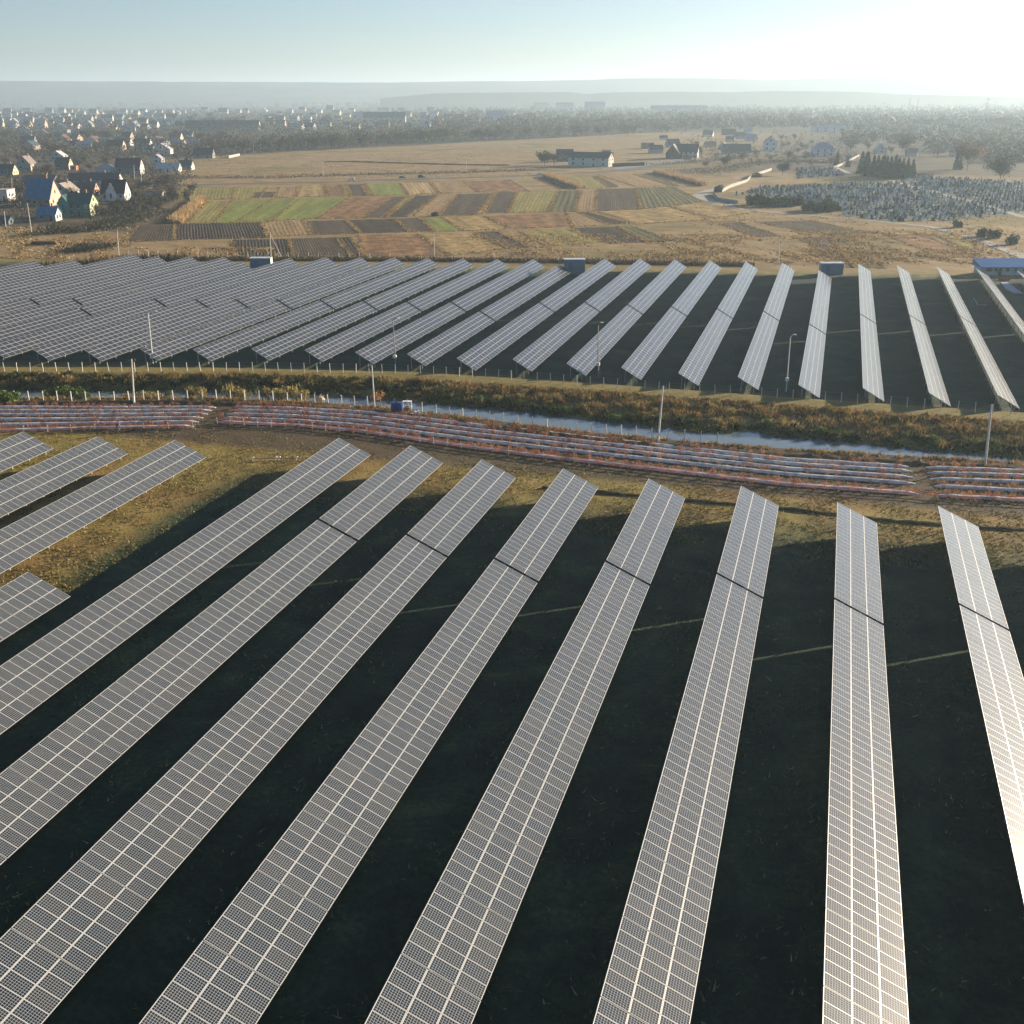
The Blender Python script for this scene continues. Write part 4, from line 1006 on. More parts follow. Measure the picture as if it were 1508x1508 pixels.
# weeds and tall dead grass over the open fields
def weeds():
    n = 15000; P = []; k = 0
    zones = [((0, 335), (190, 400)), ((0, 335), (190, 400)), ((690, 345), (1110, 384)), ((1000, 300), (1500, 392)), ((260, 215), (780, 262)), ((900, 350), (1450, 390)), ((200, 365), (420, 384)), ((1150, 340), (1430, 388))]
    while len(P) < n:
        (x0, y0), (x1, y1) = random.choice(zones); px, py = random.uniform(x0, x1), random.uniform(y0, y1); p = G(px, py)
        if p.y-.165*min(p.x, 0) < 327: continue
        if math.sin(p.x*.13+1)+math.sin(p.y*.11-p.x*.04)+math.sin(p.x*.4+p.y*.3) < random.gauss(.1, .8): continue
        P.append((p.x, p.y, FARZ))
    P = np.array(P); P = np.concatenate([P+rng.normal(size=P.shape)*np.array([.4, .4, 0]) for _ in range(2)])
    me = npmesh('field_weeds', blades(P, .42, .34, .5), 3, [leafmat('weed_straw', (.23, .155, .066), (.40, .28, .135), scale=.1), DRYDARK], rng.random(len(P)), (rng.random(len(P)) < .14).astype(int))
    tag(link('field_weeds', me), kind='stuff')
weeds()
# plot margins: paler unmown grass along the boundaries
V = []
for cv, key, pts in PLOTS:
    q = [G(*cv(p)) for p in pts]
    for a, c in ((q[0], q[3]), (q[1], q[2]), (q[3], q[2])):
        L_ = (c-a).length
        for _ in range(int(L_*2.2)):
            p = a.lerp(c, random.random()); V.append((p.x+random.gauss(0, .35), p.y+random.gauss(0, .35), FARZ))
tag(link('plot_margins', npmesh('plot_margins', blades(np.array(V), .5, .3, .6), 3, [leafmat('margin_straw', (.22, .15, .065), (.36, .25, .115), scale=.2)], rng.random(len(V)))), kind='stuff')

# ------------------------------------------------------------------ roads and tracks
def ribbon(name, pts, widths, mt, z, kind='structure', step=6):
    P = densify([Vector((p.x, p.y, 0)) for p in pts], step); b = MB(); seg = []
    T_ = [0]
    for a, c in zip(P, P[1:]): T_.append(T_[-1]+(c-a).length)
    K_ = [0]
    for a, c in zip(pts, pts[1:]): K_.append(K_[-1]+(c-a).length)
    for i, p in enumerate(P):
        d = (P[min(i+1, len(P)-1)]-P[max(0, i-1)]).normalized(); nr = Vector((-d.y, d.x, 0)); w_ = float(np.interp(T_[i]/T_[-1], [x/K_[-1] for x in K_], widths))*random.uniform(.93, 1.07)
        seg.append((p-nr*w_/2, p+nr*w_/2))
    for i in range(len(P)-1):
        b.poly([(seg[i][0].x, seg[i][0].y, z), (seg[i+1][0].x, seg[i+1][0].y, z), (seg[i+1][1].x, seg[i+1][1].y, z), (seg[i][1].x, seg[i][1].y, z)])
    o = b.build(name, mt)
    if kind: o['kind'] = kind
    return o
ASPH = mat('asphalt', (.060, .060, .058), (.10, .098, .092), scale=.35, rough=.85)
GRAV = mat('gravel', (.22, .21, .19), (.34, .32, .29), scale=.5, rough=.95)
rd = [G(*A1(q)) for q in ((690, 655), (1000, 652), (1508, 640))]+[G(*A2(q)) for q in ((560, 633), (1000, 618), (1508, 604))]+[G(*A3(q)) for q in ((380, 592), (640, 583), (850, 566), (1000, 545), (1300, 505), (1508, 478))]+[G(*A4(q)) for q in ((250, 415), (480, 400), (700, 375), (900, 350))]
ribbon('road', rd, [6, 6, 6.5, 7, 7, 7, 7, 8, 12, 12, 9, 9, 9, 9, 9, 8], ASPH, FARZ+.10)
yd = [G(*A3(q)) for q in ((700, 562), (860, 560), (1010, 530), (1250, 505))]
ribbon('gravel_yard', yd, [10, 22, 24, 14], mat('yard_gravel', (.13, .125, .12), (.22, .21, .20), scale=.25, rough=.95), FARZ+.085)
sr_ = [G(*A3(q)) for q in ((1508, 622), (1420, 652), (1300, 682), (1245, 705), (1255, 722), (1330, 745), (1450, 765))]+[G(*A4(q)) for q in ((70, 672), (160, 690), (420, 712))]
ribbon('side_road', sr_, [5, 5.5, 6, 7, 7, 5.5, 4.5, 4, 3.5, 3], GRAV, FARZ+.095, step=3)
tr = [G(*A4(q)) for q in ((420, 712), (600, 728), (760, 740), (950, 760), (1060, 772), (1250, 820), (1350, 855), (1450, 895), (1560, 940))]
ribbon('gravel_track', tr, [2.5, 3, 3, 3.5, 3.8, 3.8, 3.8, 4.2, 4.2], GRAV, FARZ+.09, step=3)
ln = [G(*A2(q)) for q in ((480, 524), (640, 522), (900, 530), (1250, 540), (1508, 542))]
ridge('meadow_ditch', jit(densify([Vector((p.x, p.y, FARZ)) for p in ln], 4), .5), 3.0, .8, earth)
# ------------------------------------------------------------------ houses
HMAT = {}
def wallm(c):
    k = 'wall_'+'_'.join('%02d' % int(x*99) for x in c)
    return mat(k, tuple(x*.88 for x in c), tuple(min(.85, x*1.08) for x in c), scale=.5, rough=.85)
def roofm(c):
    k = 'roof_'+'_'.join('%02d' % int(x*99) for x in c)
    return mat(k, tuple(x*.8 for x in c), tuple(min(.85, x*1.2) for x in c), scale=.6, rough=.6, spec=.3, bump=.04, bscale=3)
WGLASS = mat('window_glass', (.02, .026, .034), rough=.08, spec=.5)
HOUSES = []
def house(px, py, wpx, hpx, rpx, dep, typ, wc, rc, label, group=None, rz=PSI, end=None, nwin=3, chim=True, cross=None, cat='house', name='house', detail=True, over=.4, door=True):
    p = G(px, py); D = (p-CAMP).dot(fwd); k = D/F
    w_, h, rh = wpx*k, max(1.8, hpx*k), max(.5, rpx*k*1.03)
    HOUSES.append((px, py, wpx, hpx+rpx))
    c = p+Vector((-math.sin(rz), math.cos(rz), 0))*dep/2
    wm, rm = wallm(wc), roofm(rc)
    if not detail:
        root = None
        wb = MB()
    else:
        root = empty(name, c, rz, label, cat, group); wb = MB()
    hx, hy = w_/2, dep/2
    wb.box((0, 0, h/2), (w_, dep, h), bottom=False)
    rb = MB(); o = over; t = .18
    def slab(a, b_, c_, d_):
        rb.poly([a, b_, c_, d_], 1 if root is None else 0); dn = Vector((0, 0, -t))
        q = [Vector(x) for x in (a, b_, c_, d_)]
        rb.poly([x+dn for x in q[::-1]], 1 if root is None else 0)
        for i in range(4): rb.poly([q[i], q[i]+dn, q[(i+1) % 4]+dn, q[(i+1) % 4]], 1 if root is None else 0)
    ez = h-.12*rh*0+.02
    if typ == 'x':
        s = rh/hy; e = -o*s
        slab((-hx-o, -hy-o, ez+e), (hx+o, -hy-o, ez+e), (hx+o, 0, ez+rh), (-hx-o, 0, ez+rh)); slab((hx+o, hy+o, ez+e), (-hx-o, hy+o, ez+e), (-hx-o, 0, ez+rh), (hx+o, 0, ez+rh))
        for sx in (-1, 1): wb.poly([(sx*hx, -hy, h), (sx*hx, hy, h), (sx*hx, 0, h+rh-.1)][::sx], 0)
    elif typ == 'y':
        s = rh/hx; e = -o*s
        slab((-hx-o, hy+o, ez+e), (-hx-o, -hy-o, ez+e), (0, -hy-o, ez+rh), (0, hy+o, ez+rh)); slab((hx+o, -hy-o, ez+e), (hx+o, hy+o, ez+e), (0, hy+o, ez+rh), (0, -hy-o, ez+rh))
        for sy in (-1, 1): wb.poly([(-hx, sy*hy, h), (hx, sy*hy, h), (0, sy*hy, h+rh-.1)][::-sy], 0)
    elif typ == 'hip':
        r_ = max(.2, hx-hy*.9); mi = 1 if root is None else 0
        A = [(-hx-o, -hy-o, ez), (hx+o, -hy-o, ez), (hx+o, hy+o, ez), (-hx-o, hy+o, ez)]; B_ = [(-r_, 0, ez+rh), (r_, 0, ez+rh)]
        rb.poly([A[0], A[1], B_[1], B_[0]], mi); rb.poly([A[1], A[2], B_[1]], mi); rb.poly([A[2], A[3], B_[0], B_[1]], mi); rb.poly([A[3], A[0], B_[0]], mi); rb.poly(A[::-1], mi)
    else:
        rb.box((0, 0, h+.15), (w_+.5, dep+.5, .3), mi=1 if root is None else 0)
    if not detail:
        k0 = len(wb.v); wb.v += rb.v; wb.f += [tuple(i+k0 for i in f) for f in rb.f]; wb.m += rb.m; wb.uv += rb.uv; wb.r += rb.r
        ob = wb.build(name, [wm, rm], None, c); ob.rotation_euler = (0, 0, rz); return tag(ob, label, cat, group)
    wb.build('wall', wm, root); ro = rb.build('roof', rm, root)
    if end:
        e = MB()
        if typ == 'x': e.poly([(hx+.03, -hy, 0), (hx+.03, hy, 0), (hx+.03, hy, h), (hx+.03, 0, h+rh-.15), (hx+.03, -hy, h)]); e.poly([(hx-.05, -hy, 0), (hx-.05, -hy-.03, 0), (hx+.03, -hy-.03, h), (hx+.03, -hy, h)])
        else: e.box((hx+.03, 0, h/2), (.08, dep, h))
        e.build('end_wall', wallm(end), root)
    if chim:
        q = MB(); cx, cy = (hx*.4, hy*.15) if typ != 'y' else (hx*.15, hy*.3); q.box((cx, cy, h+rh*.85+.3), (.6, .6, rh*.5+1.2)); q.build('chimney', wallm((.35, .2, .15)), ro)
    fl = 2 if h > 5 else 1
    for f_ in range(fl):
        for i in range(nwin):
            x = -hx+w_*(i+.5)/nwin; z = (h/fl)*(f_+.55)
            if door and f_ == 0 and i == nwin//2 and nwin > 1:
                q = MB(); q.box((x, -hy-.04, 1.05), (1.0, .1, 2.1)); q.build('door', mat('dark_door', (.06, .04, .03), rough=.6), root); continue
            q = MB(); q.box((x, -hy-.02, z), (1.25, .1, 1.4)); wo = q.build('window', WGLASS, root)
            q = MB(); q.box((x, -hy-.05, z-.76), (1.5, .14, .1)); q.build('sill', WHITE, wo)
        for y in ((-hy*.45, hy*.45) if dep > 6 else (0,)):
            q = MB(); q.box((hx+.05, y, (h/fl)*(f_+.55)), (.1, 1.1, 1.35)); q.build('window', WGLASS, root)
    if typ == 'y' and rh > 3:
        q = MB(); q.box((0, -hy-.03, h+rh*.3), (1.1, .1, 1.3)); q.build('window', WGLASS, root)
    if typ == 'x' and rh > 3:
        q = MB(); q.box((hx+.06, 0, h+rh*.3), (.1, 1.1, 1.2)); q.build('window', WGLASS, root)
    if cross:
        cx, cw, ch, cd = cross      # front gable bay
        q = MB(); q.box((cx, -hy-cd/2+.05, h/2+.1), (cw, cd, h+.2), bottom=False); y0 = -hy-cd
        q.poly([(cx-cw/2, y0+.05, h+.2), (cx+cw/2, y0+.05, h+.2), (cx, y0+.05, h+ch)]); q.build('gable_bay', wallm(tuple(min(.8, x*1.06) for x in wc)), root)
        q = MB()
        for sx in (-1, 1):
            a = [(cx+sx*(cw/2+.35), y0-.3, h-.1), (cx, y0-.3, h+ch+.15), (cx, .0, h+ch+.15), (cx+sx*(cw/2+.35), 0, h-.1)]
            q.poly(a[::sx]); q.poly([(x, y, z-.16) for x, y, z in a][::-sx]); q.poly([a[0], a[1], (a[1][0], a[1][1], a[1][2]-.16), (a[0][0], a[0][1], a[0][2]-.16)])
        q.build('bay_roof', rm, root)
        q = MB(); q.box((cx, y0-.0, h*.62), (.95, .12, h*.55)); q.build('window', WGLASS, root)
    return root
WH = (.56, .56, .54)
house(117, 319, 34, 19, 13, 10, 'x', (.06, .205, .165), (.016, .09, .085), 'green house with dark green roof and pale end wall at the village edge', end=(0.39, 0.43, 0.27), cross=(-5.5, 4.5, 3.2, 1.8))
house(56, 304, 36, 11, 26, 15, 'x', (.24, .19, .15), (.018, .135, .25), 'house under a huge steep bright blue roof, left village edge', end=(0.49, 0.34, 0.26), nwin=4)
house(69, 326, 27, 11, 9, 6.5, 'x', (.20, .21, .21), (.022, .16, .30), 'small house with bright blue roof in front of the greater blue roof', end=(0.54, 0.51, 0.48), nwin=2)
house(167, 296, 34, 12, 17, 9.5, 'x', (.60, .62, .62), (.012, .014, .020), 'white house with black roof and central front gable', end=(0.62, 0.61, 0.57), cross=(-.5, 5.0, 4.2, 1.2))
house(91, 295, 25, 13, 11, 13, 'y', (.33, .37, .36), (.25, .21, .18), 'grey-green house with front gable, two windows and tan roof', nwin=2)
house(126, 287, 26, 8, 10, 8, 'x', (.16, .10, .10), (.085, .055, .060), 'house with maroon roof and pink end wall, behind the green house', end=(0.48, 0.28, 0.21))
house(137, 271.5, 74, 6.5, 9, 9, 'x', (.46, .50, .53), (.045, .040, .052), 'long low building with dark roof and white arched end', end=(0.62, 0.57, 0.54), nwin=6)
house(154, 257, 31, 4.5, 9, 9, 'hip', (.40, .43, .44), (.30, .34, .35), 'low house with pale grey metal roof, left of the purple roof', chim=False)
house(189, 257, 36, 11.5, 11, 8.5, 'x', (.10, .15, .17), (.055, .030, .055), 'tall house with purple-brown roof and white gable end', end=(0.61, 0.59, 0.54))
house(36, 252, 20, 10, 11, 11, 'y', (.20, .24, .26), (.19, .15, .145), 'grey house with brown roof and sunlit yellow side, upper left of village', end=(0.48, 0.43, 0.26), nwin=2)
house(92, 250, 20, 9, 8, 8, 'x', (.12, .14, .13), (.018, .032, .036), 'dark-roofed house with cream gable end, upper village', end=(0.57, 0.51, 0.36), nwin=2)
house(84, 237, 20, 7, 7, 9, 'y', (.30, .35, .40), (.42, .44, .45), 'bluish house with pale roof edge, high among bare trees at left', nwin=2)
house(2, 296, 20, 15, 8, 9, 'flat', (.68, .58, .52), (.40, .34, .30), 'pinkish white house cut by the left edge of the picture', nwin=2, chim=False)
house(56, 273, 46, 6, 8, 10, 'x', (.18, .14, .12), (.11, .078, .068), 'low brown-roofed house just behind the great blue roof')
house(238, 227, 26, 7, 8, 9, 'y', WH, (.36, .34, .38), 'white house with front gable beside the far end of the white fence', nwin=2)
house(231, 242, 15, 8, 6, 7, 'y', (.48, .50, .52), (.30, .30, .32), 'narrow pale house with steep roof left of the white fence', nwin=1)
house(247, 254, 32, 6, 7, 8, 'x', (.62, .64, .64), (.34, .42, .46), 'low house with pale blue-grey roof behind the white fence', end=WH)
house(273, 250, 18, 6, 7, 8, 'x', (.25, .27, .28), (.05, .05, .06), 'small dark-roofed house with white end at the right end of white fence', end=WH, nwin=2)
house(214, 226, 22, 6, 6, 8, 'x', (.40, .44, .40), (.045, .15, .125), 'house with green roof among the trees left of the village lane', end=(0.57, 0.49, 0.33), nwin=2)
house(225, 293, 24, 5, 5, 8, 'x', (.13, .13, .125), (.18, .16, .15), 'low grey barn between bare bushes, right of the black-roofed house', end=(0.51, 0.48, 0.43), nwin=0, chim=False, cat='barn', name='barn')
house(9, 258, 20, 6, 9, 9, 'x', (.10, .15, .17), (.018, .045, .055), 'dark teal-roofed house with narrow yellow gable near the left edge', end=(0.54, 0.49, 0.33), nwin=2)
house(108, 251, 9, 6, 2, 4, 'flat', (.45, .22, .10), (.20, .12, .08), 'small orange-brown shed below the cream gable', nwin=1, chim=False, cat='shed', name='shed')
house(299, 233, 28, 6, 8, 9, 'x', (.18, .20, .21), (.035, .038, .045), 'dark house half hidden in trees at the end of the village lane', nwin=2)
house(6, 331, 14, 5, 5, 5, 'x', (.10, .12, .13), (.03, .05, .06), 'dark shed cut by the left edge, below the village', nwin=1, chim=False, cat='shed', name='shed')
# centre and right
house(866, 245, 63, 12.5, 7, 11, 'x', (.42, .46, .46), (.030, .034, .038), rz=PSI-.42, label='long white farm building with dark roof beside the road', end=(0.41, 0.39, 0.34), nwin=4, chim=False, cat='farm building', name='farm_building')
house(832, 238, 24, 12, 5, 9, 'x', (.09, .09, .09), (.035, .035, .038), 'tall dark block adjoining the left end of the long farm building', nwin=1, chim=False, cat='barn', name='barn')
house(1010, 233, 33, 9.5, 10, 12, 'x', (.56, .53, .47), (.050, .052, .052), 'farm building with dark roof and row of windows beyond the junction', nwin=5, rz=PSI-.25, cat='farm building', name='farm_building')
house(990, 234, 20, 8, 12, 13, 'y', (.050, .052, .055), (.05, .052, .052), 'dark gabled end block of the farm building beyond the junction', nwin=1, chim=False, rz=PSI-.25, cat='barn', name='barn')
house(954, 219, 18, 8, 2, 8, 'flat', (.20, .14, .11), (.22, .18, .15), 'unfinished brown brick block behind the dark gabled farm', nwin=2, chim=False, cat='building', name='building')
house(1134, 222, 19, 12, 8, 10, 'y', (.56, .60, .62), (.10, .055, .045), 'white house with red-brown roof beside the parked cars, centre right', nwin=2, rz=PSI-.15)
house(1214, 230, 30, 10, 9, 12, 'hip', (.58, .61, .62), (.22, .27, .32), 'white house with hipped blue-grey roof, right of centre', nwin=3)
house(1086, 226, 40, 4, 9, 10, 'x', (.30, .33, .32), (.060, .068, .060), 'low barn with broad dark roof left of the white gabled house', nwin=2, chim=False, cat='barn', name='barn')
house(1222, 194.5, 50, 6, 2.5, 12, 'x', (.62, .60, .56), (.28, .32, .35), 'long low white storehouse behind the hipped house', nwin=4, chim=False, cat='storehouse', name='storehouse')
house(1074, 199, 20, 3.5, 5, 9, 'x', (.18, .13, .11), (.10, .055, .050), 'low reddish-roofed barn in the distant meadow', nwin=1, chim=False, cat='barn', name='barn')
house(1298, 226, 16, 5, 7, 9, 'y', (.30, .35, .38), (.30, .33, .35), 'grey gabled house behind the spruce group', nwin=1)
house(1490, 224, 22, 6, 8, 10, 'y', (.40, .45, .46), (.30, .34, .36), 'pale gabled house dim in haze near the right edge', nwin=2)
house(327, 192.5, 108, 5, 9, 16, 'x', (.12, .14, .16), (.025, .035, .048), 'very long dark-roofed shed with cream end in the distant village', end=(0.51, 0.45, 0.33), nwin=8, chim=False, cat='shed', name='shed')
house(478, 187.5, 18, 6, 3, 10, 'x', (.55, .48, .38), (.22, .20, .18), 'cream low block among trees in front of the long flats', nwin=3, chim=False, cat='building', name='building')
house(566, 181, 62, 8, 7, 14, 'x', (.34, .37, .41), (.05, .065, .085), 'long distant block with dark roof and cream end beyond the tree belt', end=(0.49, 0.43, 0.33), nwin=8, chim=False, cat='building', name='building')
for px, py, wpx, hpx, lb, wc in ((769, 158, 25, 5, 'pale distant apartment block, leftmost of the four on the skyline', (.62, .62, .60)), (797, 161, 22, 7, 'distant apartment block with cream end, second of the four from left', (.42, .42, .40)), (832, 163, 26, 9, 'distant apartment block with brightest cream end, third of four', (.42, .42, .40)), (876, 165, 30, 12, 'dim blue-grey apartment block, rightmost of the four on the skyline', (.32, .36, .40))):
    house(px, py, wpx, hpx, 2.5, 14, 'x', wc, (.10, .12, .14), lb, 'apartment blocks on the skyline', end=(0.61, 0.54, 0.41), nwin=6, chim=True, cat='apartment block', name='apartment_block', door=False)
house(730, 178, 28, 9, 5, 12, 'x', (.32, .38, .44), (.20, .26, .32), 'bluish two-storey block behind the tree belt, centre', nwin=5, chim=False, cat='building', name='building')
house(1000, 167, 82, 7, 4, 12, 'x', (.34, .38, .40), (.13, .16, .18), 'long hazy row of terraced blocks in the distance, right of centre', nwin=12, cat='building', name='building')
# distant houses one could still count
WC = [((.60, .58, .55), 'white'), ((.60, .52, .36), 'cream'), ((.34, .38, .42), 'grey'), ((.48, .34, .26), 'pinkish')]
RC = [((.04, .045, .055), 'dark'), ((.16, .08, .06), 'red-brown'), ((.30, .33, .36), 'pale metal'), ((.05, .12, .15), 'blue-green')]
def far_houses(n, x0, x1, y0, y1, zone, smin, smax):
    k = 0; tries = 0
    while k < n and tries < 4000:
        tries += 1
        px, py = random.uniform(x0, x1), random.uniform(y0, y1)
        wp = random.uniform(smin, smax)*(1+(py-y0)/(y1-y0+1)*.5)
        if any(abs(px-h[0]) < (wp+h[2])*.46 and abs(py-h[1]) < 5 for h in HOUSES): continue
        (wc, wn_), (rc, rn_) = random.choice(WC), random.choice(RC)
        if 268 < px < 390 and 170 < py < 194: continue
        house(px, py, wp, wp*random.uniform(.2, .36), wp*random.uniform(.25, .42), random.uniform(8, 11), random.choice('xxyx'), wc, rc, 'tiny house with %s walls and %s roof %s' % (wn_, rn_, zone), 'tiny houses '+zone, rz=PSI+random.uniform(-.45, .3), detail=False, over=.3); k += 1
far_houses(84, -5, 270, 166, 190, 'in the distant village at left', 7, 13)
far_houses(52, 270, 640, 163, 194, 'beyond the tree belt left of centre', 7, 13)
far_houses(12, 640, 780, 166, 182, 'behind the trees at centre', 8, 13)
far_houses(12, 960, 1130, 196, 228, 'around the farm at the junction', 9, 14)
far_houses(26, 1255, 1508, 168, 202, 'in the haze at upper right', 8, 15)
far_houses(10, 130, 330, 205, 222, 'among bare trees behind the village', 11, 17)
far_houses(16, 0, 200, 192, 224, 'in the wooded upper village at left', 11, 17)
far_houses(8, 1330, 1508, 205, 236, 'behind the graveyard in the haze', 10, 16)

# white fences and walls
def wallrun(pts, h, t, mt, label, name='garden_wall', zf=None):
    P = densify([G(x, y) for x, y in pts], 3.0); b = MB(); P0 = P[0]
    for i, (a, c) in enumerate(zip(P, P[1:])):
        d = c-a; b.box((a+c)/2-P0+Vector((0, 0, h/2)), (d.length+.02, t, h), rz=math.atan2(d.y, d.x))
        b.box(a-P0+Vector((0, 0, h/2+.06)), (.35, t+.08, h+.12), rz=math.atan2(d.y, d.x))
    return tag(b.build(name, mt, None, P0), label, 'wall')
WW = mat('white_wall', (.30, .29, .26), (.38, .37, .33), scale=.6, rough=.85)
wallrun([(247, 252.5), (262, 250.5), (272, 248), (281, 240)], 2.2, .25, WW, 'white fence wall bending round the last houses by the road')
wallrun([(337, 233), (353, 229.5)], 2.0, .25, WW, 'short white wall at the far end of the village lane')
wallrun([(210, 320), (215, 314), (221, 308)], 1.6, .25, WW, 'short white wall standing in bushes at the edge of the plots')
wallrun([(902, 246), (949, 244)], 2.4, .2, mat('dark_fence', (.035, .032, .028), rough=.8), 'dark board fence right of the long farm building', name='board_fence')
wallrun([(1063, 283), (1075, 276.5), (1100, 268), (1106, 261), (1136, 251)], 1.6, .3, WW, 'long white wall along the side road beside the graveyard', name='boundary_wall')
wallrun([(1227, 249), (1246, 240.5), (1265, 230)], 1.6, .3, WW, 'pale wall running up to the spruces at the back of the graveyard', name='boundary_wall')
wallrun([(1050, 287), (1058, 296), (1086, 300)], 1.5, .25, mat('grey_wall', (.20, .22, .22), (.30, .32, .32), scale=.8), 'low grey wall at the graveyard corner by the road bend', name='boundary_wall')

# ------------------------------------------------------------------ cars
TYRE = mat('tyre', (.015, .015, .016), rough=.8); RIM = mat('wheel_rim', (.45, .45, .46), rough=.3, metal=.8); CGL = mat('car_glass', (.012, .016, .02), rough=.05, spec=.6)
LAMP = mat('lamp_lens', (.65, .64, .6), rough=.15); RLAMP = mat('rear_lens', (.35, .02, .015), rough=.2)
def car(px, py, rz, col, label, van=False, group=None):
    p = G(px, py); p.z = FARZ+.11; root = empty('parked_car' if group else 'car', p, rz, label, 'car', group)
    Lc, Wc = (4.7, 1.85) if van else (4.3, 1.75); pm = mat('car_paint_%d_%d_%d' % tuple(int(c*99) for c in col), col, rough=.3, spec=.5)
    prof = [(-Lc/2, .35), (-Lc/2, .85), (-Lc*.44, .98), (Lc*.22, 1.0), (Lc*.42, .86), (Lc/2, .68), (Lc/2, .33)]
    cab = [(-Lc*.46, .97), (-Lc*.42, 1.75 if van else 1.35), (-Lc*.3, 1.9 if van else 1.47), (Lc*.08, 1.9 if van else 1.45), (Lc*.27, .98)]
    b = MB()
    def extr(bm, pr, w0, w1):
        n = len(pr); A_ = [(x, -(w0 if z < 1.02 else w1)/2, z) for x, z in pr]; B_ = [(x, (w0 if z < 1.02 else w1)/2, z) for x, z in pr]
        bm.poly(A_); bm.poly(B_[::-1])
        for i in range(n): bm.poly([A_[i], B_[i], B_[(i+1) % n], A_[(i+1) % n]])
    extr(b, prof, Wc, Wc); extr(b, cab, Wc*.97, Wc*.80); b.build('body', pm, root)
    for s in (-1, 1):
        q = MB(); y0, y1 = s*(Wc*.485+.012), s*(Wc*.42+.02)
        q.poly([(-Lc*.38, y0, 1.04), (Lc*.21, y0, 1.04), (Lc*.07, y1, 1.76 if van else 1.38), (-Lc*.32, y1, 1.76 if van else 1.38)][::s]); q.build('side_window', CGL, root)
        q = MB(); q.box((Lc/2, s*Wc*.36, .70), (.06, .36, .14)); q.build('headlight', LAMP, root)
        q = MB(); q.box((-Lc/2, s*Wc*.38, .78), (.06, .26, .2)); q.build('tail_light', RLAMP, root)
        for x in (-Lc*.31, Lc*.31):
            q = MB(); q.tube((x, s*(Wc/2-.2), .32), (x, s*(Wc/2+.02), .32), .32, n=12); wo = q.build('wheel', TYRE, root)
            q = MB(); q.tube((x, s*(Wc/2+.02), .32), (x, s*(Wc/2+.035), .32), .2, n=10); q.build('rim', RIM, wo)
    q = MB(); zt = 1.78 if van else 1.38; q.poly([(Lc*.262, -Wc*.42, 1.03), (Lc*.262, Wc*.42, 1.03), (Lc*.11, Wc*.38, zt), (Lc*.11, -Wc*.38, zt)]); q.build('windscreen', CGL, root)
    return root
RZ = PSI+.02
car(517.5, 266.5, RZ+PI, (.70, .70, .70), 'white hatchback driving on the road beyond the green plots')
car(593, 263, RZ, (.06, .065, .07), 'dark car with pale bonnet on the road, left of the van')
car(621, 262.5, RZ, (.020, .045, .085), 'dark blue van on the road, right of the two dark vehicles', van=True)
car(793.5, 258.5, RZ+PI, (.62, .63, .63), 'pale car on the road beside the strip of standing maize')
for k, (px, py, c) in enumerate(((1113, 229, (.68, .68, .68)), (1139, 224, (.64, .65, .66)), (1145, 225, (.5, .5, .52)), (1150, 224.5, (.68, .68, .66)), (1180, 220, (.66, .66, .66)), (1188, 219.5, (.3, .3, .32)), (1170, 217, (.6, .6, .6)), (1062, 229, (.6, .6, .58)))):
    car(px, py, RZ+random.uniform(-.5, .5), c, 'pale parked car in the yard by the white gabled house', False, 'cars parked near the white houses')
# ------------------------------------------------------------------ trees
BARK = mat('bark', (.045, .035, .028), (.09, .07, .055), scale=2, rough=.9)
TWIG = leafmat('twigs_brown', (.060, .045, .032), (.125, .092, .064), scale=.05, trans=.1)
TWIGD = leafmat('twigs_dark', (.030, .026, .020), (.070, .056, .040), scale=.05, trans=.1)
TWIGO = leafmat('twigs_olive', (.045, .044, .020), (.095, .085, .038), scale=.05, trans=.15)
RUSTT = leafmat('autumn_leaves', (.12, .065, .035), (.22, .125, .07), scale=.1)
NEEDLE = leafmat('spruce_needles', (.010, .036, .020), (.024, .064, .034), scale=.2, objrand=.2, trans=0)
def bare_tree(n=420, h=9., w_=6.5, mat_=TWIG, leaf=.55, seed=0, narrow=.14):
    tb = MB(); tips = []
    tb.tube((0, 0, -.2), (0.1, 0, h*.35), .20, .14, n=6)
    top = Vector((.1, 0, h*.35))
    for k in range(8):
        a = k*2.4+random.uniform(-.4, .4); r = random.uniform(.25, .5)*w_; z = random.uniform(.55, .95)*h
        e = Vector((math.cos(a)*r*.9, math.sin(a)*r*.9, z)); s = Vector((0.05, 0, h*random.uniform(.2, .38)))
        mid_ = s.lerp(e, .5)+Vector((0, 0, h*.05)); tb.tube(s, mid_, .10, .06, n=4, cap=False); tb.tube(mid_, e, .06, .02, n=4, cap=False)
        tips += [s.lerp(mid_, .7), mid_, mid_.lerp(e, .5), e]
        for _ in range(2):
            e2 = mid_+Vector((random.gauss(0, w_*.16), random.gauss(0, w_*.16), random.uniform(.05, .25)*h)); tb.tube(mid_, e2, .04, .015, n=3, cap=False); tips += [mid_.lerp(e2, .6), e2]
    tips = np.array([tuple(t) for t in tips])
    P = tips[rng.integers(len(tips), size=n)]+rng.normal(size=(n, 3))*np.array([w_*.12, w_*.12, h*.075]); P[:, 2] = np.maximum(P[:, 2], h*.12)
    cen = np.array([0, 0, h*.3]); V = leaf_quads(P, leaf, narrow)
    return tb.mesh('trunk', BARK), npmesh('crown', V, 4, mat_, rng.random(n))
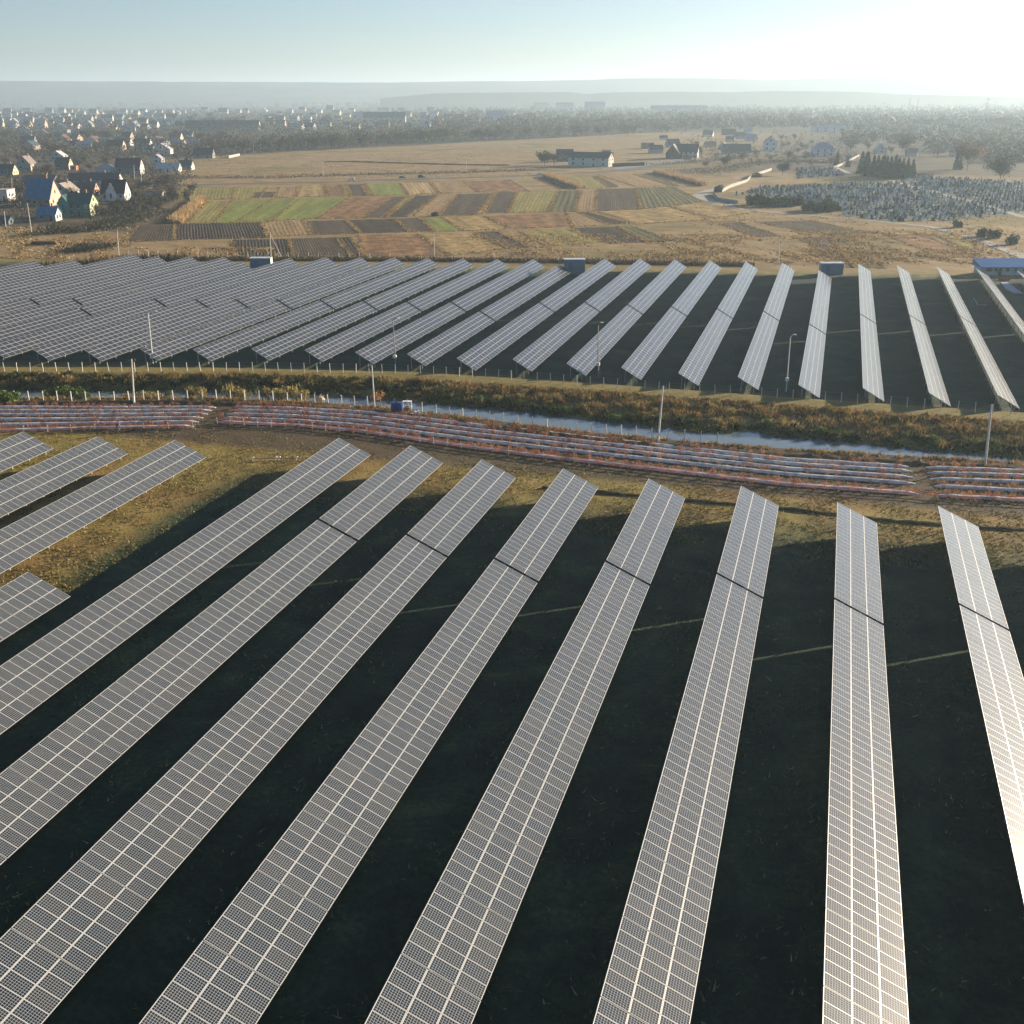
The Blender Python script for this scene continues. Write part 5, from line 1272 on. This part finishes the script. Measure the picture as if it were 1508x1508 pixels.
def joined(name, trunk, crown, mats):
    """one mesh for a tree too far off to show its parts"""
    VS, MI, RN = [], [], []
    tv = np.empty(len(trunk.vertices)*3, np.float32); trunk.vertices.foreach_get('co', tv); tv = tv.reshape(-1, 3)
    for p in trunk.polygons:
        ix = list(p.vertices)
        if len(ix) == 4: VS.append(tv[ix]); MI.append(0); RN.append(.5)
    cv = np.empty(len(crown.vertices)*3, np.float32); crown.vertices.foreach_get('co', cv); VS.append(cv.reshape(-1, 3)); k = len(crown.polygons)
    return npmesh(name, np.concatenate(VS), 4, mats, np.concatenate([np.array(RN), rng.random(k)]), MI+[1]*k)
protos = []
for mt_, ct in ((TWIG, 4), (TWIGD, 3), (TWIGO, 2)):
    for _ in range(ct):
        t, c = bare_tree(380, 9, 7.5, mt_, .75, narrow=.22); protos.append((t, c, joined('bare_tree', t, c, [BARK, mt_])))
def in_house(px, py):
    return any(abs(px-h[0]) < h[2]/2+3 and -3 < py-h[1] < 13 for h in HOUSES)
NT_ = [0]
def trees(n, sampler, label, group, hs, near=False, name='bare_tree', check=True):
    k = 0; tr_ = 0
    while k < n and tr_ < 5000:
        tr_ += 1; px, py = sampler()
        if check and in_house(px, py): continue
        p = G(px, py); s = random.uniform(*hs)/9; pr = random.choice(protos)
        if near:
            root = empty(name, p, random.uniform(0, 6), label, 'tree', group); root.scale = (s*random.uniform(.85, 1.25), s*random.uniform(.85, 1.25), s)
            link('trunk', pr[0], root); link('crown', pr[1], root)
        else:
            o = link(name, pr[2], None, p, (0, 0, random.uniform(0, 6)), (s*random.uniform(.9, 1.4), s*random.uniform(.9, 1.4), s)); tag(o, label, 'tree', group)
        k += 1
U = random.uniform
trees(46, lambda: (U(0, 285), U(228, 300)), 'bare brown garden tree among the nearer village houses', 'bare trees among the village houses', (4, 8), True)
trees(14, lambda: (U(140, 245), U(296, 325)), 'low bare tree in the thicket right of the green house', 'bare trees right of the green house', (3.5, 6), True)
trees(60, lambda: (U(0, 330), U(198, 228)), 'bare dark tree in the wood behind the village', 'bare trees behind the village', (7, 11))
def belt():
    px = U(335, 1010); py = np.interp(px, [335, 600, 800, 1010], [229, 214, 205, 196])-abs(random.gauss(0, 5)); return px, py
trees(100, belt, 'bare tree in the long dark belt beyond the meadow', 'bare trees of the long tree belt', (9, 14), check=False)
trees(36, lambda: (U(0, 640), U(163, 196)), 'distant bare tree between the tiny village houses', 'bare trees of the distant village', (9, 15))
trees(22, lambda: (U(1000, 1250), U(205, 250)), 'bare scrubby tree around the farms at the junction', 'bare trees around the farms', (4, 7.5), True)
trees(22, lambda: (U(1250, 1508), U(185, 235)), 'hazy bare tree behind the graveyard', 'bare trees behind the graveyard', (6, 12))
# the rest of the woods: past the countable ones, one mass each
def wood(name, sampler, n, h, per=16, mats=(TWIG, TWIGD, TWIGO), lsz=1.2, nar=.45):
    P = []; H = []
    for _ in range(n):
        px, py = sampler(); p = G(px, py); hh = U(*h); H += [hh]*per
        for _ in range(per): P.append((p.x+random.gauss(0, hh*.3), p.y+random.gauss(0, hh*.3), FARZ+hh*U(.05, 1.0)**1.25))
    P = np.array(P); V = leaf_quads(P, lsz, nar)
    tag(link(name, npmesh(name, V, 4, list(mats), rng.random(len(P)), np.repeat(rng.integers(0, len(mats), n), per))), kind='stuff')
def belt2():
    px = U(330, 1040); py = np.interp(px, [330, 600, 800, 1040], [228, 213, 204, 193])-U(0, 16); return px, py
wood('woodland', belt2, 900, (8, 14), 20)
wood('village_thicket', lambda: (U(0, 330), U(195, 232)), 800, (4, 9), 20, lsz=1.0)
wood('garden_thicket', lambda: (U(0, 280), U(228, 300)), 420, (1.5, 4.5), 20, lsz=.6)
wood('distant_trees', lambda: (U(-20, 700), U(160, 196)), 1300, (7, 13), 16, lsz=1.6)
wood('distant_trees', lambda: (U(640, 1130), U(153, 190)), 1400, (8, 13), 16, lsz=2.8, nar=.6)
wood('distant_trees', lambda: (U(1000, 1520), U(153, 188)), 1400, (8, 13), 16, lsz=2.8, nar=.6)
def hz():
    while True:
        px, py = U(1240, 1520), U(180, 240)
        if not (py > 212 and px < 1365) and not (py > 226 and px < 1450): return px, py
wood('hazy_trees', hz, 900, (4, 9), 20, lsz=1.5, nar=.6)
wood('hazy_trees', lambda: (U(1000, 1260), U(196, 244)), 240, (2, 6), 16, lsz=.7)
wood('far_woods', lambda: (U(-50, 1560), U(147, 158)), 1500, (12, 20), 14, lsz=5)
# hedges and thickets close to the village
def hedge(name, pts, n, h, spread, mats, lsz=.45, nar=.4):
    Q = [G(x, y) for x, y in pts]; L_ = [0]
    for a, c in zip(Q, Q[1:]): L_.append(L_[-1]+(c-a).length)
    P = []
    for _ in range(n):
        s = U(0, L_[-1]); x = np.interp(s, L_, [q.x for q in Q]); y = np.interp(s, L_, [q.y for q in Q])
        hh = h*(.65+.35*math.sin(s*.35)+.25*math.sin(s*1.3)); P.append((x+random.gauss(0, spread), y+random.gauss(0, spread), FARZ+max(.1, hh)*U(.05, 1)))
    P = np.array(P); tag(link(name, npmesh(name, leaf_quads(P, lsz, nar), 4, list(mats), rng.random(n), rng.integers(0, len(mats), n))), kind='stuff')
hedge('dark_thicket', [(66, 345), (100, 342), (150, 338), (190, 326), (230, 312)], 7000, 3.4, 3.2, (TWIGD, DARKB, TWIG))
hedge('dark_thicket', [(150, 318), (185, 312), (225, 300), (250, 290)], 5000, 3.6, 3.5, (TWIGD, TWIG))
hedge('dark_thicket', [(240, 272), (262, 262)], 2200, 4.5, 4.5, (TWIGD, TWIG))
hedge('dark_scrub', [(105, 372), (130, 368), (155, 362)], 1600, 1.8, 2.5, (TWIGD, DARKB))  # low scrub of dark twigs and dark bush leaves
hedge('roadside_scrub', [(270, 262), (400, 262), (560, 257), (700, 254), (800, 250)], 3600, 1.8, 3.5, (TWIG, DRYDARK))
hedge('roadside_scrub', [(950, 244), (1010, 240), (1060, 236), (1100, 232)], 1600, 2.2, 4, (TWIG, DRYDARK))
hedge('roadside_scrub', [(1000, 252), (1040, 256), (1075, 248), (1130, 238)], 2600, 2.2, 7, (TWIG, TWIGO))
hedge('roadside_scrub', [(1140, 240), (1180, 238), (1215, 240)], 1800, 2.8, 4, (TWIG, TWIGD))
hedge('dark_thicket', [(0, 268), (30, 300), (40, 322)], 2200, 2.5, 5, (TWIGD, TWIG))

# single trees of note
def big_tree(px, py, h, w_, mt_, label, n=1400, leaf=.8, narrow=.16):
    t, c = bare_tree(n, h, w_, mt_, leaf, narrow=narrow); root = empty('bare_tree', G(px, py), U(0, 6), label, 'tree'); link('trunk', t, root); link('crown', c, root)
big_tree(1333, 236, 21, 19, TWIG, 'tall spreading bare tree standing high over the spruces')
big_tree(1424, 252, 19, 19, RUSTT, 'broad round brown tree at the back of the graveyard', 1500, .9, .3)
big_tree(1152, 258, 7, 8, TWIGD, 'small dark bare tree on the graveyard lawn')
big_tree(1472, 270, 15, 14, TWIGD, 'dark bushy tree near the right edge of the graveyard', 1500, .8, .3)
big_tree(802, 244, 10, 12, TWIGO, 'rounded olive tree left of the dark farm block', 1300, .7, .35)
big_tree(816, 243, 8, 9, TWIG, 'bare tree touching the dark farm block', 900)
big_tree(1068, 246, 8, 7, TWIGO, 'dense upright olive tree beside the side road', 1100, .6, .35)
big_tree(893, 234, 7, 9, TWIG, 'bare tree behind the gable end of the long farm building', 800)
def conifer_mesh(n=1500, h=14., r=3.0):
    z = h*(1-np.sqrt(rng.random(n)))*.96+.5; a = rng.uniform(0, 2*PI, n); lay = np.sin(z*4.2)*.12
    rad = r*(1-z/h)**.85*(rng.uniform(.55, 1.05, n)+lay)*(1+.14*np.sin(a*5+z))
    P = np.stack([np.cos(a)*rad, np.sin(a)*rad, z-rad*.18], 1)
    V = leaf_quads(P, .55, .45)
    t = MB(); t.tube((0, 0, -.2), (0, 0, h*.9), .22, .04, n=6)
    return t.mesh('trunk', BARK), npmesh('crown', V, 4, NEEDLE, rng.random(n))
cons = [conifer_mesh(1500, 14, U(2.8, 3.4)) for _ in range(3)]
def conifer(px, py, h, label, group=None, wd=1., name='spruce_tree'):
    p = G(px, py); root = empty(name, p, U(0, 6), label, 'tree', group); t, c = random.choice(cons); s = h/14; root.scale = (s*wd, s*wd, s)
    link('trunk', t, root); link('crown', c, root)
for px, py, hp in ((1268, 256, 34), (1276, 259, 36), (1274, 254, 30), (1285, 260, 32), (1291, 261, 33), (1297, 261.5, 31), (1304, 262, 33), (1310, 262, 31), (1316, 262, 32), (1322, 262, 31), (1328, 262.5, 30), (1335, 263, 30), (1343, 263, 29), (1300, 256, 29), (1318, 256, 29)):
    D = (G(px, py)-CAMP).dot(fwd); conifer(px, py, hp*D/F, 'dark spruce in the dense group behind the graves', 'spruces behind the graves', 1.0)
for px, py, hp, wd, lb in ((1410, 250, 38, .8, 'slender dark spruce standing left of the round brown tree'), (1232, 244, 24, .8, 'single spruce right of the hipped white house'), (1248, 246, 14, 1.3, 'dark reddish small conifer by the pale graveyard wall'), (1385, 276, 14, .6, 'thin dark cypress among the graves, left of a pair'), (1410, 279, 14, .55, 'thin dark cypress among the graves, right of a pair')):
    D = (G(px, py)-CAMP).dot(fwd); conifer(px, py, hp*D/F, lb, None, wd)
_e = [bush_mesh('evergreen_bush', [DARKB], 520, 1, 1.1, .16) for _ in range(3)]
for px, py, s, lb in ((1058, 283, 2.6, 'dark evergreen bush at the lower end of the white wall'), (1114, 261, 2.6, 'dark evergreen bush at the gap in the white wall'), (1410, 335, 2.0, 'round dark bush alone in the dry grass beyond the track'), (1450, 349, 2.7, 'larger dark bush of the pair above the track'), (1466, 351, 2.2, 'smaller dark bush of the pair above the track'), (1489, 360, 2.2, 'dull green bush at the right edge above the track')):
    p = G(px, py); o = link('evergreen_bush', random.choice(_e), None, p, (0, 0, U(0, 6)), (s, s, s)); tag(o, lb, 'bush')
for x0, x1, n in ((1106, 1178, 17), (1186, 1232, 11)):
    for k in range(n):
        px = x0+(x1-x0)*k/(n-1); py = (303 if x1 < 1180 else 311)+U(-2, 2)-(2 if px < 1120 else 0); s = U(2.0, 3.0)
        o = link('evergreen_bush', random.choice(_e), None, G(px, py), (0, 0, U(0, 6)), (s, s, s*U(1.0, 1.5))); tag(o, 'dark evergreen bush of the hedge before the graves, %s clump' % ('left' if x1 < 1180 else 'right'), 'bush', 'evergreen hedge bushes, %s clump' % ('left' if x1 < 1180 else 'right'))
p = G(641, 318.5); b = MB(); b.blob((0, 0, .7), 1.6, 1.2, 1.2, n=9, k=5, jit=.2, zmin=-.5); tag(b.build('compost_heap', mat('compost', (.03, .024, .018), (.06, .045, .03), scale=2, rough=.95), None, p, smooth=True), 'dark heap at the corner of the green plot', 'heap')
p = G(66, 360); root = empty('plank_stack', p, PSI, 'low rusty stack of planks in the dry grass below the village', 'planks')
for k in range(4):
    b = MB(); b.box((0, 0, .15+k*.28), (9-k*.4, 1.6, .24)); b.build('plank_layer', mat('rusty_planks', (.10, .05, .03), (.18, .09, .05), scale=3), root)

# ------------------------------------------------------------------ the graveyard
STN = [mat('grey_stone', (.085, .105, .125), (.21, .24, .26), scale=1.3, rough=.5, objrand=.4), mat('black_stone', (.018, .02, .024), (.04, .045, .05), scale=1, rough=.25, objrand=.3), mat('pale_stone', (.40, .42, .42), (.60, .61, .60), scale=1, rough=.6, objrand=.15)]
def stone(kind, mi):
    b = MB(); b.box((0, 0, .09), (1.1, 2.0, .18)); b.box((0, .75, .28), (1.0, .34, .22))
    if kind == 0: b.box((0, .75, .98), (.8, .16, 1.2)); b.tube((0, .67, 1.55), (0, .83, 1.55), .4, n=10)
    elif kind == 1: b.box((0, .75, 1.15), (.16, .16, 1.6)); b.box((0, .75, 1.45), (.75, .15, .15))
    elif kind == 2: b.box((0, .75, 1.3), (.55, .4, 1.9), taper=.6)
    else: b.box((-.35, .75, .9), (.6, .16, 1.1)); b.box((.35, .75, .9), (.6, .16, 1.1))
    me = b.mesh('gravestone', STN[mi]); return me
stones = [stone(k, m_) for k in range(4) for m_ in (0, 0, 1, 2)]
def inpoly(x, y, P):
    c = False; j = len(P)-1
    for i in range(len(P)):
        if (P[i][1] > y) != (P[j][1] > y) and x < (P[j][0]-P[i][0])*(y-P[i][1])/(P[j][1]-P[i][1])+P[i][0]: c = not c
        j = i
    return c
CEM = [[A4(q) for q in ((110, 618), (230, 582), (600, 566), (880, 560), (1000, 525), (1508, 560), (1560, 570), (1560, 705), (1420, 712), (1130, 742), (900, 748), (650, 722), (600, 665), (430, 662), (230, 612))], [A4(q) for q in ((400, 492), (590, 490), (650, 526), (410, 538))]]
PATHS = [[A4(q) for q in ((700, 525), (870, 548), (960, 575), (1120, 615), (1300, 660), (1508, 725))], [A4(q) for q in ((590, 480), (680, 520))]]
spots = []
w0 = G(1320, 290)
ca, sa = math.cos(PSI+.12), math.sin(PSI+.12)
for i in range(-130, 130):
    for j in range(-60, 90):
        lx_, ly_ = i*2.1+random.gauss(0, .18), j*3.5+random.gauss(0, .3)
        x, y = w0.x+lx_*ca-ly_*sa, w0.y+lx_*sa+ly_*ca; q = W2P((x, y, FARZ))
        if not any(inpoly(q[0], q[1], P) for P in CEM): continue
        if any(min(abs(q[1]-np.interp(q[0], [a[0] for a in P], [a[1] for a in P])) if P[0][0] < q[0] < P[-1][0] else 99 for P in PATHS) < 1.6 for _ in (0,)): continue
        if random.random() < .26 or math.sin(i*.7+j*.25)+math.sin(j*1.3-i*.2) < -1.35: continue
        spots.append((q[2], x, y))
spots.sort()
pool = [s for s in spots if W2P((s[1], s[2], 0))[0] < 1510]
for k, (D, x, y) in enumerate(pool[:300]):
    o = link('gravestone', random.choice(stones), None, (x, y, FARZ+.02), (random.gauss(0, .02), random.gauss(0, .02), PSI+.12+random.gauss(0, .06)), (1, 1, U(.6, 1.05)))
    tag(o, 'grey gravestone in the nearest rows of the crowded graveyard', 'gravestone', 'gravestones of the nearest rows')
def merge_st(rest):
    VS, FS, MI = [], [], []; n = 0
    for D, x, y in rest:
        me = random.choice(stones); co = np.empty(len(me.vertices)*3, np.float32); me.vertices.foreach_get('co', co); co = co.reshape(-1, 3)*np.array([1, 1, U(.6, 1.05)])
        a = PSI+.12; M_ = np.array([[math.cos(a), -math.sin(a), 0], [math.sin(a), math.cos(a), 0], [0, 0, 1]]); VS.append(co@M_.T+np.array([x, y, FARZ+.02]))
        for p_ in me.polygons: FS.append(tuple(v+n for v in p_.vertices))
        mi = next(i for i, s_ in enumerate(STN) if s_ == me.materials[0]); MI += [mi]*len(me.polygons); n += len(co)
    me = bpy.data.meshes.new('gravestones'); me.from_pydata(np.concatenate(VS).tolist(), [], FS)
    for s_ in STN: me.materials.append(s_)
    me.polygons.foreach_set('material_index', MI); me.update(); return me
tag(link('gravestones', merge_st(pool[300:]+[s for s in spots if s not in set(pool)][:400])), kind='stuff')
for k, P in enumerate(PATHS): ribbon('graveyard_path', [G(x, y) for x, y in P], [3.4]*len(P), GRAV, FARZ+.06+.004*k, step=3)
q = [G(*p_) for p_ in CEM[0]]; b = MB(); b.poly([(v.x, v.y, FARZ+.02) for v in q][::-1]); b.build('graveyard_ground', mat('graveyard_soil', (.035, .065, .025), (.10, .125, .045), scale=.25, rough=.95))['kind'] = 'structure'
hedge('grave_shrubs', [A4(q_) for q_ in ((600, 690), (900, 700), (1200, 680), (1508, 660))], 500, 1.6, 14, (DARKB, TWIGD), .5)
hedge('grave_shrubs', [A4(q_) for q_ in ((300, 590), (700, 600), (1100, 590), (1508, 610))], 500, 1.6, 12, (DARKB, TWIGD), .5)

# ------------------------------------------------------------------ signs, masts and hills far off
for k, (px, py, s) in enumerate(((891, 165, 4), (1055, 169.5, 4), (1115.5, 169, 4.5), (1208, 170, 4.5), (1363, 168, 3))):
    p = G(px, py); D = (p-CAMP).dot(fwd); wd = s*D/F
    root = empty('billboard', p, PSI, 'tiny bright white billboard catching the light, %s in its row' % ('leftmost', 'second from left', 'third from left', 'fourth from left', 'rightmost')[k], 'billboard', 'billboards in the distance')
    b = MB(); b.box((0, 0, wd*1.0), (wd, .4, wd*1.1)); b.build('board', mat('billboard_white', (.8, .8, .8), rough=.5), root)
    b = MB(); b.tube((0, .3, 0), (0, .3, wd*.6), .3); b.build('mast', STEEL, root)
for k, (px, b0, t0) in enumerate(((1315, 156, 131), (1337, 175, 146), (1349, 174, 146), (1451, 175, 145), (787, 154, 142), (1429, 178, 163))):
    p = G(px, b0); D = (p-CAMP).dot(fwd); h = (b0-t0)*D/F
    root = empty('lattice_mast', p, 0, 'thin hazy mast on the skyline, %s' % ('the tallest, above the haze at upper right', 'left one of a close pair', 'right one of a close pair', 'with crossarms near the right edge', 'above the apartment blocks', 'short one left of the crossarm mast')[k], 'mast')
    b = MB(); r_ = 1.2
    for sx in (-1, 1):
        for sy in (-1, 1): b.tube((sx*r_*1.6, sy*r_*1.6, 0), (sx*.3, sy*.3, h), .35, .25, n=4)
    for z in np.linspace(.1, .9, 6): b.box((0, 0, h*z), (r_*2*(1.6-1.3*z), r_*2*(1.6-1.3*z), .4))
    b.build('lattice', STEEL, root)
    if k == 3:
        b = MB(); b.box((0, 0, h*.88), (12, .6, .6)); b.box((0, 0, h*.72), (9, .6, .6)); b.build('crossarm', STEEL, root)
def hills(name, prof, D, back, mt, z0=FARZ-1):
    b = MB(); rows = []
    for px, py in prof:
        d = rimg*(px-754)-uimg*(py-754)+fwd*F; t = D/d.dot(Vector((-math.sin(PSI), math.cos(PSI), 0))); c = CAMP+d*t
        v = Vector((c.x, c.y, 0)).normalized(); n1 = Vector((c.x, c.y, 0))
        f0 = n1-v*back; f1 = n1-v*back*.45; k = n1+v*back*.6
        rows.append([(f0.x, f0.y, z0), (f1.x, f1.y, c.z*.5), (c.x, c.y, c.z), (k.x, k.y, z0)])
    for i in range(len(rows)-1):
        for j in range(3): b.poly([rows[i][j], rows[i+1][j], rows[i+1][j+1], rows[i][j+1]])
    b.build(name, mt, smooth=True)['kind'] = 'structure'
def prof(keys, step, j):
    xs = np.arange(keys[0][0], keys[-1][0], step); return [(float(x), float(np.interp(x, [k[0] for k in keys], [k[1] for k in keys])+random.gauss(0, j))) for x in xs]
HILL = mat('wooded_hills', (.035, .042, .03), (.10, .085, .05), scale=.004, rough=.95)
hills('hills', prof([(-500, 120), (0, 119), (300, 120.5), (560, 121.5), (640, 120.5), (850, 118), (950, 115), (1050, 115), (1150, 118), (1250, 113.5), (1400, 112), (1700, 112), (2100, 116)], 25, .25), 6600, 900, HILL)
hills('hills', prof([(560, 145), (640, 137.5), (700, 136.5), (840, 135.5), (865, 138.5), (900, 136), (1000, 135), (1080, 135.5), (1140, 134), (1260, 135), (1330, 139), (1450, 142), (1600, 146)], 9, .12), 4700, 300, HILL)
